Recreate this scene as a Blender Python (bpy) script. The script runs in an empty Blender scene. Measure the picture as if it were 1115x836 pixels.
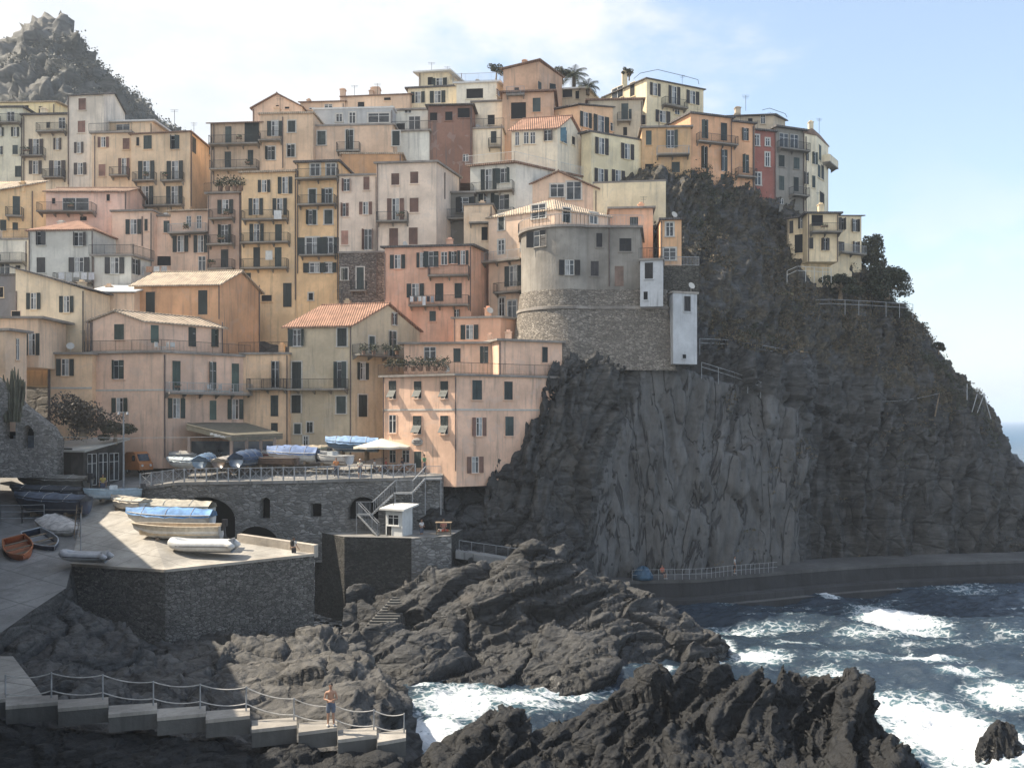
import bpy, math, random
import numpy as np
from mathutils import Vector, Matrix
random.seed(7)
scene = bpy.context.scene
COL = scene.collection
H, F, CX, HY = 18.0, 965.0, 557.5, 457.0        # eye height, focal length, principal column and horizon row (survey of the photograph)
def P(px, py, Y): return Vector(((px-CX)/F*Y, Y, H+(HY-py)/F*Y))
def XY(px, Y): return ((px-CX)/F*Y, Y)
def Z(py, Y): return H+(HY-py)/F*Y
def lin(c): return tuple((v/255/12.92 if v/255 <= .04045 else ((v/255+.055)/1.055)**2.4) for v in c)

# ---------------------------------------------------------------- camera, light, sky
cam = bpy.data.objects.new('camera', bpy.data.cameras.new('camera')); COL.objects.link(cam)
cam.location = (0, 0, H); cam.rotation_euler = (math.pi/2, 0, 0)
cam.data.sensor_width = 36; cam.data.lens = 36*F/1115; cam.data.shift_y = (HY-418)/1115
cam.data.clip_end = 60000; cam.data.clip_start = .5
scene.camera = cam
SUN_EL, SUN_AZ = math.radians(47), math.radians(-80)     # azimuth from +Y towards +X
sd = Vector((math.sin(SUN_AZ)*math.cos(SUN_EL), math.cos(SUN_AZ)*math.cos(SUN_EL), math.sin(SUN_EL)))
sun = bpy.data.objects.new('sun', bpy.data.lights.new('sun', 'SUN')); COL.objects.link(sun)
sun.data.energy = 4.3; sun.data.angle = math.radians(.55); sun.data.color = (1, .89, .73)
sun.rotation_euler = sd.to_track_quat('Z', 'Y').to_euler(); sun.location = (-60, 40, 120)
scene.view_settings.view_transform = 'Standard'; scene.view_settings.look = 'None'
scene.view_settings.exposure = 1.12; scene.view_settings.gamma = 1
scene.cycles.use_denoising = True
scene.cycles.max_bounces = 6; scene.cycles.volume_bounces = 2; scene.cycles.diffuse_bounces = 3; scene.cycles.glossy_bounces = 2
scene.cycles.transparent_max_bounces = 6; scene.cycles.caustics_reflective = False; scene.cycles.caustics_refractive = False

def desat(c, k=.84):
    g = .3*c[0]+.59*c[1]+.11*c[2]; return tuple(g+(v-g)*k for v in c)
class NT:
    """small helper to write node trees"""
    def __init__(s, tree): s.t = tree; s.n = tree.nodes; s.l = tree.links
    def new(s, typ, **kw):
        nd = s.n.new(typ)
        for k, v in kw.items():
            if k.startswith('i_'):
                nd.inputs[k[2:]].default_value = v
            else: setattr(nd, k, v)
        return nd
    def link(s, a, b): s.l.new(a, b)
    def put(s, sock, v):
        if isinstance(v, bpy.types.NodeSocket): s.l.new(v, sock)
        else: sock.default_value = v
    def math(s, op, a, b=0, c=None, clamp=False):
        nd = s.n.new('ShaderNodeMath'); nd.operation = op; nd.use_clamp = clamp
        s.put(nd.inputs[0], a); s.put(nd.inputs[1], b)
        if c is not None: s.put(nd.inputs[2], c)
        return nd.outputs[0]
    def mix(s, f, a, b, typ='MIX'):
        nd = s.n.new('ShaderNodeMix'); nd.data_type = 'RGBA'; nd.blend_type = typ
        s.put(nd.inputs[0], f)
        for sk, v in ((nd.inputs[6], a), (nd.inputs[7], b)):
            if isinstance(v, tuple) and len(v) == 3: v = (*v, 1)
            s.put(sk, v)
        return nd.outputs[2]
    def ramp(s, f, lo, hi, a=0., b=1.):
        nd = s.n.new('ShaderNodeMapRange'); nd.interpolation_type = 'SMOOTHSTEP'
        s.put(nd.inputs[0], f); nd.inputs[1].default_value = lo; nd.inputs[2].default_value = hi
        nd.inputs[3].default_value = a; nd.inputs[4].default_value = b
        return nd.outputs[0]
    def map(s, vec, scale=(1,1,1), rot=(0,0,0), loc=(0,0,0)):
        nd = s.n.new('ShaderNodeMapping'); s.l.new(vec, nd.inputs[0])
        nd.inputs['Scale'].default_value = scale; nd.inputs['Rotation'].default_value = rot; nd.inputs['Location'].default_value = loc
        return nd.outputs[0]
    def noise(s, vec, scale, detail=4, rough=.55, dist=0.):
        nd = s.n.new('ShaderNodeTexNoise'); s.l.new(vec, nd.inputs['Vector'])
        nd.inputs['Scale'].default_value = scale; nd.inputs['Detail'].default_value = detail
        nd.inputs['Roughness'].default_value = rough; nd.inputs['Distortion'].default_value = dist
        return nd.outputs[0]
    def voro(s, vec, scale, feature='F1', out='Distance'):
        nd = s.n.new('ShaderNodeTexVoronoi'); s.l.new(vec, nd.inputs['Vector']); nd.feature = feature
        nd.inputs['Scale'].default_value = scale
        return nd.outputs[out]

def newmat(name):
    m = bpy.data.materials.new(name); m.use_nodes = True
    t = NT(m.node_tree); b = t.n['Principled BSDF']
    pos = t.new('ShaderNodeNewGeometry').outputs['Position']
    return m, t, b, pos
def bump(t, b, h, strength, dist):
    nd = t.new('ShaderNodeBump'); nd.inputs['Strength'].default_value = strength; nd.inputs['Distance'].default_value = dist
    t.put(nd.inputs['Height'], h); t.link(nd.outputs[0], b.inputs['Normal'])
def sc(c, k): return tuple(min(1., v*k) for v in c)
_mc = {}
def flat(name, c, rough=.7, metal=0., var=.18, scale=3.):
    k = ('flat', name, c, rough)
    if k in _mc: return _mc[k]
    m, t, b, pos = newmat(name)
    n = t.noise(pos, scale, 3)
    t.link(t.mix(t.ramp(n, .3, .7), sc(c, 1-var), sc(c, 1+var)), b.inputs['Base Color'])
    b.inputs['Roughness'].default_value = rough; b.inputs['Metallic'].default_value = metal
    _mc[k] = m; return m
_pc = [0]
def plaster(c, dirt=.5):
    """weathered lime plaster: patchy tone, vertical rain streaks, small bumps"""
    k = ('pl', c, dirt)
    if k in _mc: return _mc[k]
    _pc[0] += 1; off = (_pc[0]*13.7, _pc[0]*5.1, _pc[0]*3.3)
    m, t, b, pos = newmat('weathered_plaster')
    p = t.map(pos, loc=off)
    big = t.noise(p, .35, 5, .6); fine = t.noise(p, 3.2, 4, .6)
    st = t.noise(t.map(p, scale=(1.6, 1.6, .12)), 1.3, 4, .65)
    col = t.mix(t.ramp(big, .3, .7), sc(c, .8), sc(c, 1.12))
    col = t.mix(t.ramp(fine, .45, .75, 0, .35), col, sc(c, .74))
    grey = tuple(.55*v+.08 for v in sc(c, .55))
    col = t.mix(t.ramp(st, .48, .76, 0, 1.1*dirt), col, grey)
    patch = t.noise(p, .9, 2, .4, .6)
    col = t.mix(t.ramp(patch, .6, .64, 0, .45*dirt), col, tuple(.6*v+.16 for v in c))
    t.link(col, b.inputs['Base Color']); b.inputs['Roughness'].default_value = .92
    bump(t, b, fine, .35, .04)
    _mc[k] = m; return m
def masonry(name, c, scale=2.2, mortar=.35, dark=.5, rough=.95):
    k = ('ms', name, c, scale)
    if k in _mc: return _mc[k]
    m, t, b, pos = newmat(name)
    wob = t.n.new('ShaderNodeVectorMath'); wob.operation = 'ADD'
    nz = t.new('ShaderNodeTexNoise'); t.link(pos, nz.inputs['Vector']); nz.inputs['Scale'].default_value = 1.2
    t.link(pos, wob.inputs[0])
    s_ = t.n.new('ShaderNodeVectorMath'); s_.operation = 'SCALE'; s_.inputs['Scale'].default_value = .35; t.link(nz.outputs['Color'], s_.inputs[0])
    t.link(s_.outputs[0], wob.inputs[1])
    q = t.map(wob.outputs[0], scale=(1, 1, 2.1))
    d = t.voro(q, scale, 'DISTANCE_TO_EDGE'); cc = t.voro(q, scale, 'F1', 'Color')
    g = t.n.new('ShaderNodeSeparateColor'); t.link(cc, g.inputs[0])
    col = t.mix(g.outputs[0], sc(c, .55), sc(c, 1.35))
    big = t.noise(pos, .3, 5, .6)
    col = t.mix(t.ramp(big, .4, .7, 0, .6), col, sc(c, dark))
    col = t.mix(t.ramp(d, .02, .09, 1, 0), col, sc(c, mortar))
    st = t.noise(t.map(pos, scale=(1.2, 1.2, .1)), 1., 4, .65)
    col = t.mix(t.ramp(st, .55, .8, 0, .5), col, sc(c, .4))
    t.link(col, b.inputs['Base Color']); b.inputs['Roughness'].default_value = rough
    hh = t.math('ADD', t.ramp(d, 0, .14), t.math('MULTIPLY', t.noise(pos, 9, 3), .4))
    bump(t, b, hh, .8, .12)
    _mc[k] = m; return m
def rooftile(c, name='clay_tile'):
    k = ('rt', c)
    if k in _mc: return _mc[k]
    m, t, b, pos = newmat(name)
    n = t.noise(pos, 1.1, 5, .6); n2 = t.noise(pos, 6, 2)
    col = t.mix(t.ramp(n, .3, .7), sc(c, .7), sc(c, 1.2))
    col = t.mix(t.ramp(n2, .55, .7, 0, .5), col, sc(c, .5))
    w = t.n.new('ShaderNodeTexWave'); w.bands_direction = 'X'; t.link(pos, w.inputs['Vector']); w.inputs['Scale'].default_value = 1.25; w.inputs['Distortion'].default_value = .3
    col = t.mix(t.ramp(w.outputs[1], 0, .25, .55, 0), col, sc(c, .35))
    t.link(col, b.inputs['Base Color']); b.inputs['Roughness'].default_value = .9
    bump(t, b, t.math('ADD', w.outputs[1], n2), .8, .1)
    _mc[k] = m; return m
def concrete(name, c, streak=.6, scale=1., joint=0):
    k = ('cc', name, c)
    if k in _mc: return _mc[k]
    m, t, b, pos = newmat(name)
    big = t.noise(pos, .25*scale, 6, .62); fine = t.noise(pos, 4*scale, 4, .6)
    st = t.noise(t.map(pos, scale=(1.4, 1.4, .07)), 1.1, 5, .7)
    col = t.mix(t.ramp(big, .3, .72), sc(c, .62), sc(c, 1.25))
    col = t.mix(t.ramp(fine, .5, .75, 0, .5), col, sc(c, .6))
    col = t.mix(t.ramp(st, .45, .75, 0, streak), col, sc(c, .4))
    col = t.mix(t.ramp(st, .3, .42, streak*.5, 0), col, sc(c, 1.5))
    if joint:
        sx = t.new('ShaderNodeSeparateXYZ'); t.link(t.map(pos, rot=(0, 0, .5)), sx.inputs[0])
        for a_ in (0, 1):
            fr = t.math('FRACT', t.math('ADD', t.math('DIVIDE', sx.outputs[a_], joint), t.math('MULTIPLY', big, .05)))
            col = t.mix(t.ramp(t.math('ABSOLUTE', t.math('SUBTRACT', fr, .5)), .008, .02, .65, 0), col, sc(c, .4))
        spl = t.noise(pos, .9, 3, .5, .4); col = t.mix(t.ramp(spl, .58, .66, 0, .4), col, sc(c, .55))
    t.link(col, b.inputs['Base Color']); b.inputs['Roughness'].default_value = .9
    bump(t, b, t.math('ADD', fine, big), .5, .06)
    _mc[k] = m; return m
def glassmat():
    if 'gl' in _mc: return _mc['gl']
    m, t, b, pos = newmat('window_glass')
    n = t.noise(pos, .8, 2)
    t.link(t.mix(t.ramp(n, .35, .65), (.012, .014, .017), (.05, .055, .06)), b.inputs['Base Color'])
    b.inputs['Roughness'].default_value = .12; b.inputs['Specular IOR Level'].default_value = .6
    _mc['gl'] = m; return m
def louver(c):
    k = ('lv', c)
    if k in _mc: return _mc[k]
    m, t, b, pos = newmat('painted_shutter')
    n = t.noise(pos, .7, 3)
    t.link(t.mix(t.ramp(n, .3, .7), sc(c, .75), sc(c, 1.35)), b.inputs['Base Color']); b.inputs['Roughness'].default_value = .6
    _mc[k] = m; return m

# ---------------------------------------------------------------- mesh accumulation
class MB:
    def __init__(s): s.v = []; s.f = []; s.mi = []; s.cur = 0
    def add(s, vs, fs):
        o = len(s.v); s.v += [tuple(v) for v in vs]; s.f += [tuple(o+i for i in f) for f in fs]; s.mi += [s.cur]*len(fs)
        return s
    def box(s, x0, x1, y0, y1, z0, z1, M=None):
        vs = [Vector(v) for v in ((x0,y0,z0),(x1,y0,z0),(x1,y1,z0),(x0,y1,z0),(x0,y0,z1),(x1,y0,z1),(x1,y1,z1),(x0,y1,z1))]
        if M is not None: vs = [M @ v for v in vs]
        return s.add(vs, [(0,3,2,1),(4,5,6,7),(0,1,5,4),(1,2,6,5),(2,3,7,6),(3,0,4,7)])
    def bar(s, a, b, r, r2=None, n=6, cap=True):
        a = Vector(a); b = Vector(b); d = b-a
        if d.length < 1e-6: return s
        q = d.to_track_quat('Z', 'Y'); r2 = r if r2 is None else r2
        vs = []
        for p, rr in ((a, r), (b, r2)):
            for i in range(n):
                t = 2*math.pi*(i+.5)/n; vs.append(p + q @ Vector((math.cos(t)*rr, math.sin(t)*rr, 0)))
        fs = [(i, (i+1)%n, n+(i+1)%n, n+i) for i in range(n)]
        if cap: fs += [tuple(range(n-1, -1, -1)), tuple(range(n, 2*n))]
        return s.add(vs, fs)
    def tube(s, pts, r, n=5):
        for a, b in zip(pts[:-1], pts[1:]): s.bar(a, b, r, n=n)
        return s
    def sweep(s, pts, r, n=12):
        pts = [Vector(p) for p in pts]; o = len(s.v); m = len(pts)
        for i, p in enumerate(pts):
            d = (pts[min(i+1, m-1)]-pts[max(i-1, 0)]).normalized(); a = d.cross(Vector((0, 0, 1))).normalized(); b = a.cross(d)
            rr = r[i] if isinstance(r, (list, tuple)) else r
            s.v += [tuple(p+a*rr*math.cos(2*math.pi*j/n)+b*rr*math.sin(2*math.pi*j/n)) for j in range(n)]
        fs = [(o+i*n+j, o+i*n+(j+1)%n, o+(i+1)*n+(j+1)%n, o+(i+1)*n+j) for i in range(m-1) for j in range(n)]+[tuple(o+j for j in range(n)), tuple(o+(m-1)*n+j for j in range(n-1, -1, -1))]
        s.f += fs; s.mi += [s.cur]*len(fs); return s
    def prism(s, poly, z0, z1):
        """poly: counter-clockwise (x,y) list; z1 may be a list"""
        n = len(poly)
        zz0 = z0 if isinstance(z0, (list, tuple)) else [z0]*n
        zz1 = z1 if isinstance(z1, (list, tuple)) else [z1]*n
        vs = [(x, y, zz0[i]) for i, (x, y) in enumerate(poly)] + [(x, y, zz1[i]) for i, (x, y) in enumerate(poly)]
        fs = [tuple(range(n-1, -1, -1)), tuple(range(n, 2*n))] + [(i, (i+1)%n, n+(i+1)%n, n+i) for i in range(n)]
        return s.add(vs, fs)
    def mesh(s, name, mats):
        me = bpy.data.meshes.new(name); me.from_pydata(s.v, [], s.f)
        for m in (mats if isinstance(mats, (list, tuple)) else [mats]): me.materials.append(m)
        me.polygons.foreach_set('material_index', s.mi); me.update()
        return me
    def build(s, name, mats, parent=None, loc=None, smooth=False):
        me = s.mesh(name, mats)
        if smooth: me.polygons.foreach_set('use_smooth', [True]*len(me.polygons))
        return link(name, me, parent, loc)
def link(name, me, parent=None, loc=None, rz=0.):
    o = bpy.data.objects.new(name, me); COL.objects.link(o)
    if parent is not None: o.parent = parent
    if loc is not None: o.location = loc
    if rz: o.rotation_euler = (0, 0, rz)
    return o
def tag(o, label=None, cat=None, group=None, kind=None):
    if label: o['label'] = label
    if cat: o['category'] = cat
    if group: o['group'] = group
    if kind: o['kind'] = kind
    return o
def thing(name, label, cat, loc=(0,0,0), rz=0., group=None):
    o = bpy.data.objects.new(name, None); COL.objects.link(o); o.empty_display_size = .3
    o.location = loc; o.rotation_euler = (0, 0, rz)
    return tag(o, label, cat, group)
def copy_tree(o, parent=None):
    c = o.copy(); COL.objects.link(c)
    if parent is not None: c.parent = parent
    for ch in o.children: copy_tree(ch, c)
    return c
def npmesh(name, V, Fq, mats, smooth=True):
    me = bpy.data.meshes.new(name)
    V = np.asarray(V, dtype=np.float32); Fq = np.asarray(Fq, dtype=np.int32)
    k = Fq.shape[1]
    me.vertices.add(len(V)); me.vertices.foreach_set('co', V.ravel())
    me.loops.add(Fq.size); me.loops.foreach_set('vertex_index', Fq.ravel())
    me.polygons.add(len(Fq)); me.polygons.foreach_set('loop_start', np.arange(0, Fq.size, k, dtype=np.int32))
    me.update(calc_edges=True)
    me.polygons.foreach_set('use_smooth', np.full(len(Fq), smooth))
    for m in (mats if isinstance(mats, (list, tuple)) else [mats]): me.materials.append(m)
    me.validate()
    return me
def attr(me, name, arr):
    a = me.attributes.new(name, 'FLOAT', 'POINT'); a.data.foreach_set('value', np.asarray(arr, dtype=np.float32))
def gridfaces(nu, nv):
    i = np.arange(nu-1)[:, None]*nv+np.arange(nv-1)[None, :]
    return np.stack([i, i+nv, i+nv+1, i+1], -1).reshape(-1, 4)

# ---------------------------------------------------------------- numpy noise
def _h(ix, iy, iz, s=0):
    h = (ix.astype(np.int64)*374761393 + iy.astype(np.int64)*668265263 + iz.astype(np.int64)*2147483647 + s*974634777) & 0xffffffff
    h = ((h ^ (h >> 13))*1274126177) & 0xffffffff
    h = ((h ^ (h >> 16))*2246822519) & 0xffffffff
    return ((h ^ (h >> 15)) & 0xffff)/65535.0
def vn(p, s=0):
    i = np.floor(p).astype(np.int64); f = p-i; f = f*f*f*(f*(f*6-15)+10)
    r = 0
    for dx in (0, 1):
        for dy in (0, 1):
            for dz in (0, 1):
                w = (f[:,0] if dx else 1-f[:,0])*(f[:,1] if dy else 1-f[:,1])*(f[:,2] if dz else 1-f[:,2])
                r = r + w*_h(i[:,0]+dx, i[:,1]+dy, i[:,2]+dz, s)
    return r*2-1
def fbm(p, octv=4, gain=.5, s=0):
    a = 1; r = 0; q = np.array(p, dtype=float)
    for k in range(octv): r = r+a*vn(q, s+k); q = q*2.03+7.1; a *= gain
    return r
def ridged(p, octv=4, gain=.5, s=0):
    a = 1; r = 0; q = np.array(p, dtype=float)
    for k in range(octv): r = r+a*(1-np.abs(vn(q, s+k))*2); q = q*2.05+3.3; a *= gain
    return r
def worley(p, s=0):
    """F1 cell facets: returns (tilted-plane height per cell, edge distance)"""
    i = np.floor(p).astype(np.int64); d1 = np.full(len(p), 9.); d2 = np.full(len(p), 9.); val = np.zeros(len(p))
    for dx in (-1, 0, 1):
        for dy in (-1, 0, 1):
            for dz in (-1, 0, 1):
                c = i+np.array([dx, dy, dz])
                o = np.stack([_h(c[:,0], c[:,1], c[:,2], s+k) for k in (11, 12, 13)], 1)
                q = p-(c+o); d = (q**2).sum(1)
                g = np.stack([_h(c[:,0], c[:,1], c[:,2], s+k)-.5 for k in (21, 22, 23)], 1)
                v = (q*g).sum(1)*1.6+(_h(c[:,0], c[:,1], c[:,2], s+31)-.5)
                m = d < d1
                d2 = np.where(m, d1, np.minimum(d2, d)); val = np.where(m, v, val); d1 = np.where(m, d, d1)
    return val, np.sqrt(d2)-np.sqrt(d1)
def rot(p, ax, ang):
    M = np.array(Matrix.Rotation(math.radians(ang), 3, ax)); return p @ M.T
def grid_normals(G):
    du = np.gradient(G, axis=0); dv = np.gradient(G, axis=1)
    n = np.cross(du, dv); n /= np.linalg.norm(n, axis=2, keepdims=True)+1e-9
    return n
class TPS:
    def __init__(s, pts, lam=.02):
        q = np.array(pts, float); s.c = q[:, :2]; n = len(q)
        K = s.phi(s.c, s.c)+lam*np.eye(n); A = np.zeros((n+3, n+3)); A[:n, :n] = K
        Pm = np.c_[np.ones(n), s.c]; A[:n, n:] = Pm; A[n:, :n] = Pm.T
        s.w = np.linalg.solve(A, np.r_[q[:, 2], 0, 0, 0])
    def phi(s, a, b):
        d = ((a[:, None]-b[None])**2).sum(-1)*.01; return np.where(d > 1e-12, d*np.log(d+1e-12), 0)
    def __call__(s, xy):
        n = len(s.c); return s.phi(xy, s.c) @ s.w[:n]+s.w[n]+xy @ s.w[n+1:]
# ================================================================ rock, cliff, ground and sea
def rockmat(name, c, c2=None, tilt=35, scale=1., crete=False, wet=False, rough=.85):
    m, t, b, pos = newmat(name)
    c2 = c2 or sc(c, 1.8)
    q = t.map(pos, scale=(.35, .35, 1.6), rot=(math.radians(12), math.radians(tilt), 0))
    strata = t.noise(q, 1.3*scale, 6, .65, .8)
    big = t.noise(pos, .16*scale, 5, .6)
    fine = t.noise(pos, 3.5*scale, 5, .65)
    crack = t.voro(t.map(pos, scale=(.6, .6, .9), rot=(.2, math.radians(tilt), .3)), .55*scale, 'DISTANCE_TO_EDGE')
    col = t.mix(t.ramp(strata, .32, .72), sc(c, .55), c2)
    col = t.mix(t.ramp(big, .35, .7), col, t.mix(.5, col, sc(c, .8)))
    col = t.mix(t.ramp(fine, .5, .78, 0, .6), col, sc(c, .4))
    col = t.mix(t.ramp(big, .6, .75, 0, .35), col, (c2[0]*1.1, c2[1]*.92, c2[2]*.72))
    col = t.mix(t.ramp(crack, 0, .035, .6, 0), col, sc(c, .25))
    hh = t.math('ADD', t.math('MULTIPLY', strata, 1.2), t.math('ADD', t.math('MULTIPLY', fine, .7), t.math('MULTIPLY', t.ramp(crack, 0, .08), .5)))
    if crete:
        at = t.new('ShaderNodeAttribute', attribute_name='crete').outputs['Fac']
        st = t.noise(t.map(pos, scale=(.5, .5, .1), rot=(0, math.radians(-9), 0)), 1.4, 6, .7, .6)
        fn = t.noise(pos, 1.6, 5, .6)
        cc = t.mix(t.ramp(st, .3, .7), (.085, .084, .082), (.15, .147, .143))
        cc = t.mix(t.ramp(fn, .5, .72, 0, .5), cc, (.06, .06, .06))
        seam = t.noise(t.map(pos, scale=(.22, .22, .035), rot=(0, math.radians(-12), 0)), 1.2, 4, .5, 1.5)
        ridge = t.math('ABSOLUTE', t.math('SUBTRACT', seam, .5))
        cc = t.mix(t.ramp(ridge, .004, .02, .8, 0), cc, (.02, .02, .022))
        sp_ = t.new('ShaderNodeSeparateXYZ'); t.link(pos, sp_.inputs[0]); cb_ = t.new('ShaderNodeCombineXYZ'); t.link(sp_.outputs[0], cb_.inputs[0]); t.link(sp_.outputs[2], cb_.inputs[1])
        vd = t.new('ShaderNodeTexVoronoi', voronoi_dimensions='2D'); vd.inputs['Scale'].default_value = .36; vd.inputs['Randomness'].default_value = .8; t.link(cb_.outputs[0], vd.inputs['Vector']); dots = vd.outputs['Distance']
        cc = t.mix(t.ramp(dots, .035, .06, .75, 0), cc, (.012, .012, .012))
        a2 = t.ramp(t.math('ADD', at, t.math('MULTIPLY', t.math('SUBTRACT', fn, .5), .9)), .4, .6)
        col = t.mix(a2, col, cc)
        hh = t.math('ADD', t.math('MULTIPLY', hh, t.math('SUBTRACT', 1., t.math('MULTIPLY', a2, .8))), t.math('MULTIPLY', a2, t.math('ADD', st, t.math('MULTIPLY', t.ramp(ridge, 0, .03), .5))))
        veg = t.new('ShaderNodeAttribute', attribute_name='veg').outputs['Fac']
        vn_ = t.noise(pos, .5, 6, .7)
        vc = t.mix(t.ramp(t.noise(pos, 2.2, 3), .35, .7), (.042, .035, .025), (.11, .09, .058))
        v2 = t.ramp(t.math('ADD', t.math('MULTIPLY', veg, 1.), t.math('MULTIPLY', t.math('SUBTRACT', vn_, .5), 1.4)), .42, .62)
        col = t.mix(v2, col, vc)
    if wet:
        z = t.new('ShaderNodeSeparateXYZ'); t.link(pos, z.inputs[0])
        w = t.ramp(t.math('ADD', z.outputs[2], t.math('MULTIPLY', t.math('SUBTRACT', big, .5), 2.5)), .2, 1.8, 1, 0)
        col = t.mix(w, col, sc(c, .28))
        t.link(t.math('SUBTRACT', rough, t.math('MULTIPLY', w, .45)), b.inputs['Roughness'])
    else: b.inputs['Roughness'].default_value = rough
    t.link(col, b.inputs['Base Color'])
    bump(t, b, hh, 1., .22)
    return m
M_ROCKF = rockmat('dark_wet_rock', (.008, .0085, .0095), (.021, .0215, .023), 48, 1.5, wet=True, rough=.7)
M_ROCKM = rockmat('grey_rock', (.047, .047, .048), (.1, .099, .098), 25, 1.1, wet=True)
M_ROCKL = rockmat('slab_rock', (.076, .073, .07), (.15, .143, .133), 20, 1.)
M_CLIFF = rockmat('cliff_rock', (.066, .065, .063), (.125, .121, .115), 70, .7, crete=True)
M_HILL = rockmat('far_hill_rock', (.06, .062, .05), (.16, .152, .14), 60, .16)
M_EARTH = rockmat('earth', (.09, .08, .07), (.15, .13, .11), 20, 1.)

def structure(name, me, label=None):
    o = link(name, me); o['kind'] = 'structure'; return o
def heightfield(name, pts, bounds, step, mat, amps, tilt=(0, 0), seed=0, kind='structure', label=None, cat=None, clip=-1.6, taper=None):
    """surface through surveyed points (thin-plate spline), then fractured and bedded along its normals"""
    x0, x1, y0, y1 = bounds; nu = int((x1-x0)/step)+1; nv = int((y1-y0)/step)+1
    X, Yv = np.meshgrid(np.linspace(x0, x1, nu), np.linspace(y0, y1, nv), indexing='ij')
    f = TPS(pts); xy = np.stack([X.ravel(), Yv.ravel()], 1)
    z = np.concatenate([f(c) for c in np.array_split(xy, max(1, len(xy)//20000))])
    z = np.maximum(z, clip-.6*np.tanh(np.maximum(0, clip-z)))
    G = np.stack([X, Yv, z.reshape(nu, nv)], -1)
    n = grid_normals(G).reshape(-1, 3); p = G.reshape(-1, 3)
    p2 = p+n*fracture(p, amps, tilt, seed)[:, None]
    G2 = p2.reshape(nu, nv, 3); n2 = grid_normals(G2).reshape(-1, 3)
    p3 = p2+n2*fine_rock(p2, amps[3], tilt, seed+50)[:, None]
    Fq = gridfaces(nu, nv)
    zz = p3[:, 2][Fq].max(1); Fq = Fq[zz > -1.3]                    # what lies deep under water is left out
    me = npmesh(name, p3, Fq, mat, smooth=True)
    o = link(name, me)
    if kind: o['kind'] = kind
    else: tag(o, label, cat)
    return o, f
def fracture(p, amps, tilt, s):
    """bedding plates of two sizes, broken by joints"""
    a1, a2, a3, _ = amps
    q = rot(rot(p, 'Y', tilt[0]), 'X', tilt[1])
    w = np.stack([fbm(p*.11, 3, .5, s+k*9) for k in range(3)], 1)*1.3
    v1, e1 = worley((q+w)*np.array([.12, .15, .36]), s+1)
    v2, e2 = worley((q+w*.5)*np.array([.24, .34, 1.15]), s+2)
    r = ridged((q+w)*np.array([.07, .10, .62]), 4, .5, s+3)
    return a1*(v1-np.exp(-(e1/.035)**2)*.5)+a2*(v2*.8-np.exp(-(e2/.045)**2)*.55)+a3*(r-.9)
def fine_rock(p, a, tilt, s):
    q = rot(rot(p, 'Y', tilt[0]), 'X', tilt[1])
    v, e = worley((q+.25*fbm(p*.5, 2, .5, s)[:, None])*np.array([.55, .7, 3.2]), s+2)
    return a*(.8*v-np.exp(-(e/.06)**2)*.8)+a*.7*(ridged(q*np.array([.3, .35, 2.6]), 4, .55, s+5)-.9)

def A(px, py, Y): x, y = XY(px, Y); return (x, y, Z(py, Y))
def B(px, Y, z): x, y = XY(px, Y); return (x, y, z)
# --- foreground rock at the foot of the viewpoint
fg = [A(790,710,47), A(760,722,46.5), A(735,732,46), A(700,740,46.5), A(660,750,47), A(625,768,46.5), A(590,782,45.5), A(562,772,45), A(535,785,44.5), A(500,812,43.5), A(465,824,43.5),
      A(830,722,46.5), A(862,735,46), A(893,716,46), A(905,732,45.5), A(926,716,45.2), A(938,742,44.5), A(945,775,43.5), A(990,798,42.8), A(1008,822,42),
      A(600,836,39.5), A(700,836,38), A(800,800,42), A(860,800,41.5), A(880,836,38), A(500,845,40), A(960,845,39), A(700,790,42.5), A(620,805,42.5), A(780,770,44), A(930,810,41.5),
      B(440,45.5,-1.5), B(470,49,-1.8), B(530,50,-2), B(590,50.5,-2), B(640,51.5,-2), B(700,52.5,-2), B(790,53,-2), B(850,51.5,-2), B(920,50.5,-2), B(965,48.5,-2), B(1000,47,-2), B(1035,44,-2), B(1060,40,-2), B(1080,34,-2),
      B(420,38,1.2), B(600,30,3.5), B(800,30,3.5), B(1000,32,.5), B(500,30,2.5)]
FG, fg_f = heightfield('foreground_rock', fg, (-7.2, 19, 29.5, 54), .105, M_ROCKF, (1.0, .7, .55, .17), (40, 12), 3)
# --- small rock in the surf at right
sr = [A(1063,783,47.5), A(1078,780,47.8), A(1095,779,48), A(1075,800,46.5), B(1055,47,0), B(1050,48,-2), B(1075,50.5,-2), B(1105,51,-2), B(1135,48.5,-2), B(1120,45,-1.5), B(1085,44.2,-2), B(1060,44.5,-2), A(1110,790,47.5)]
heightfield('sea_rock', sr, (23.3, 29.6, 43.5, 51.5), .08, M_ROCKF, (.45, .35, .25, .14), (70, 10), 23)
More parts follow.
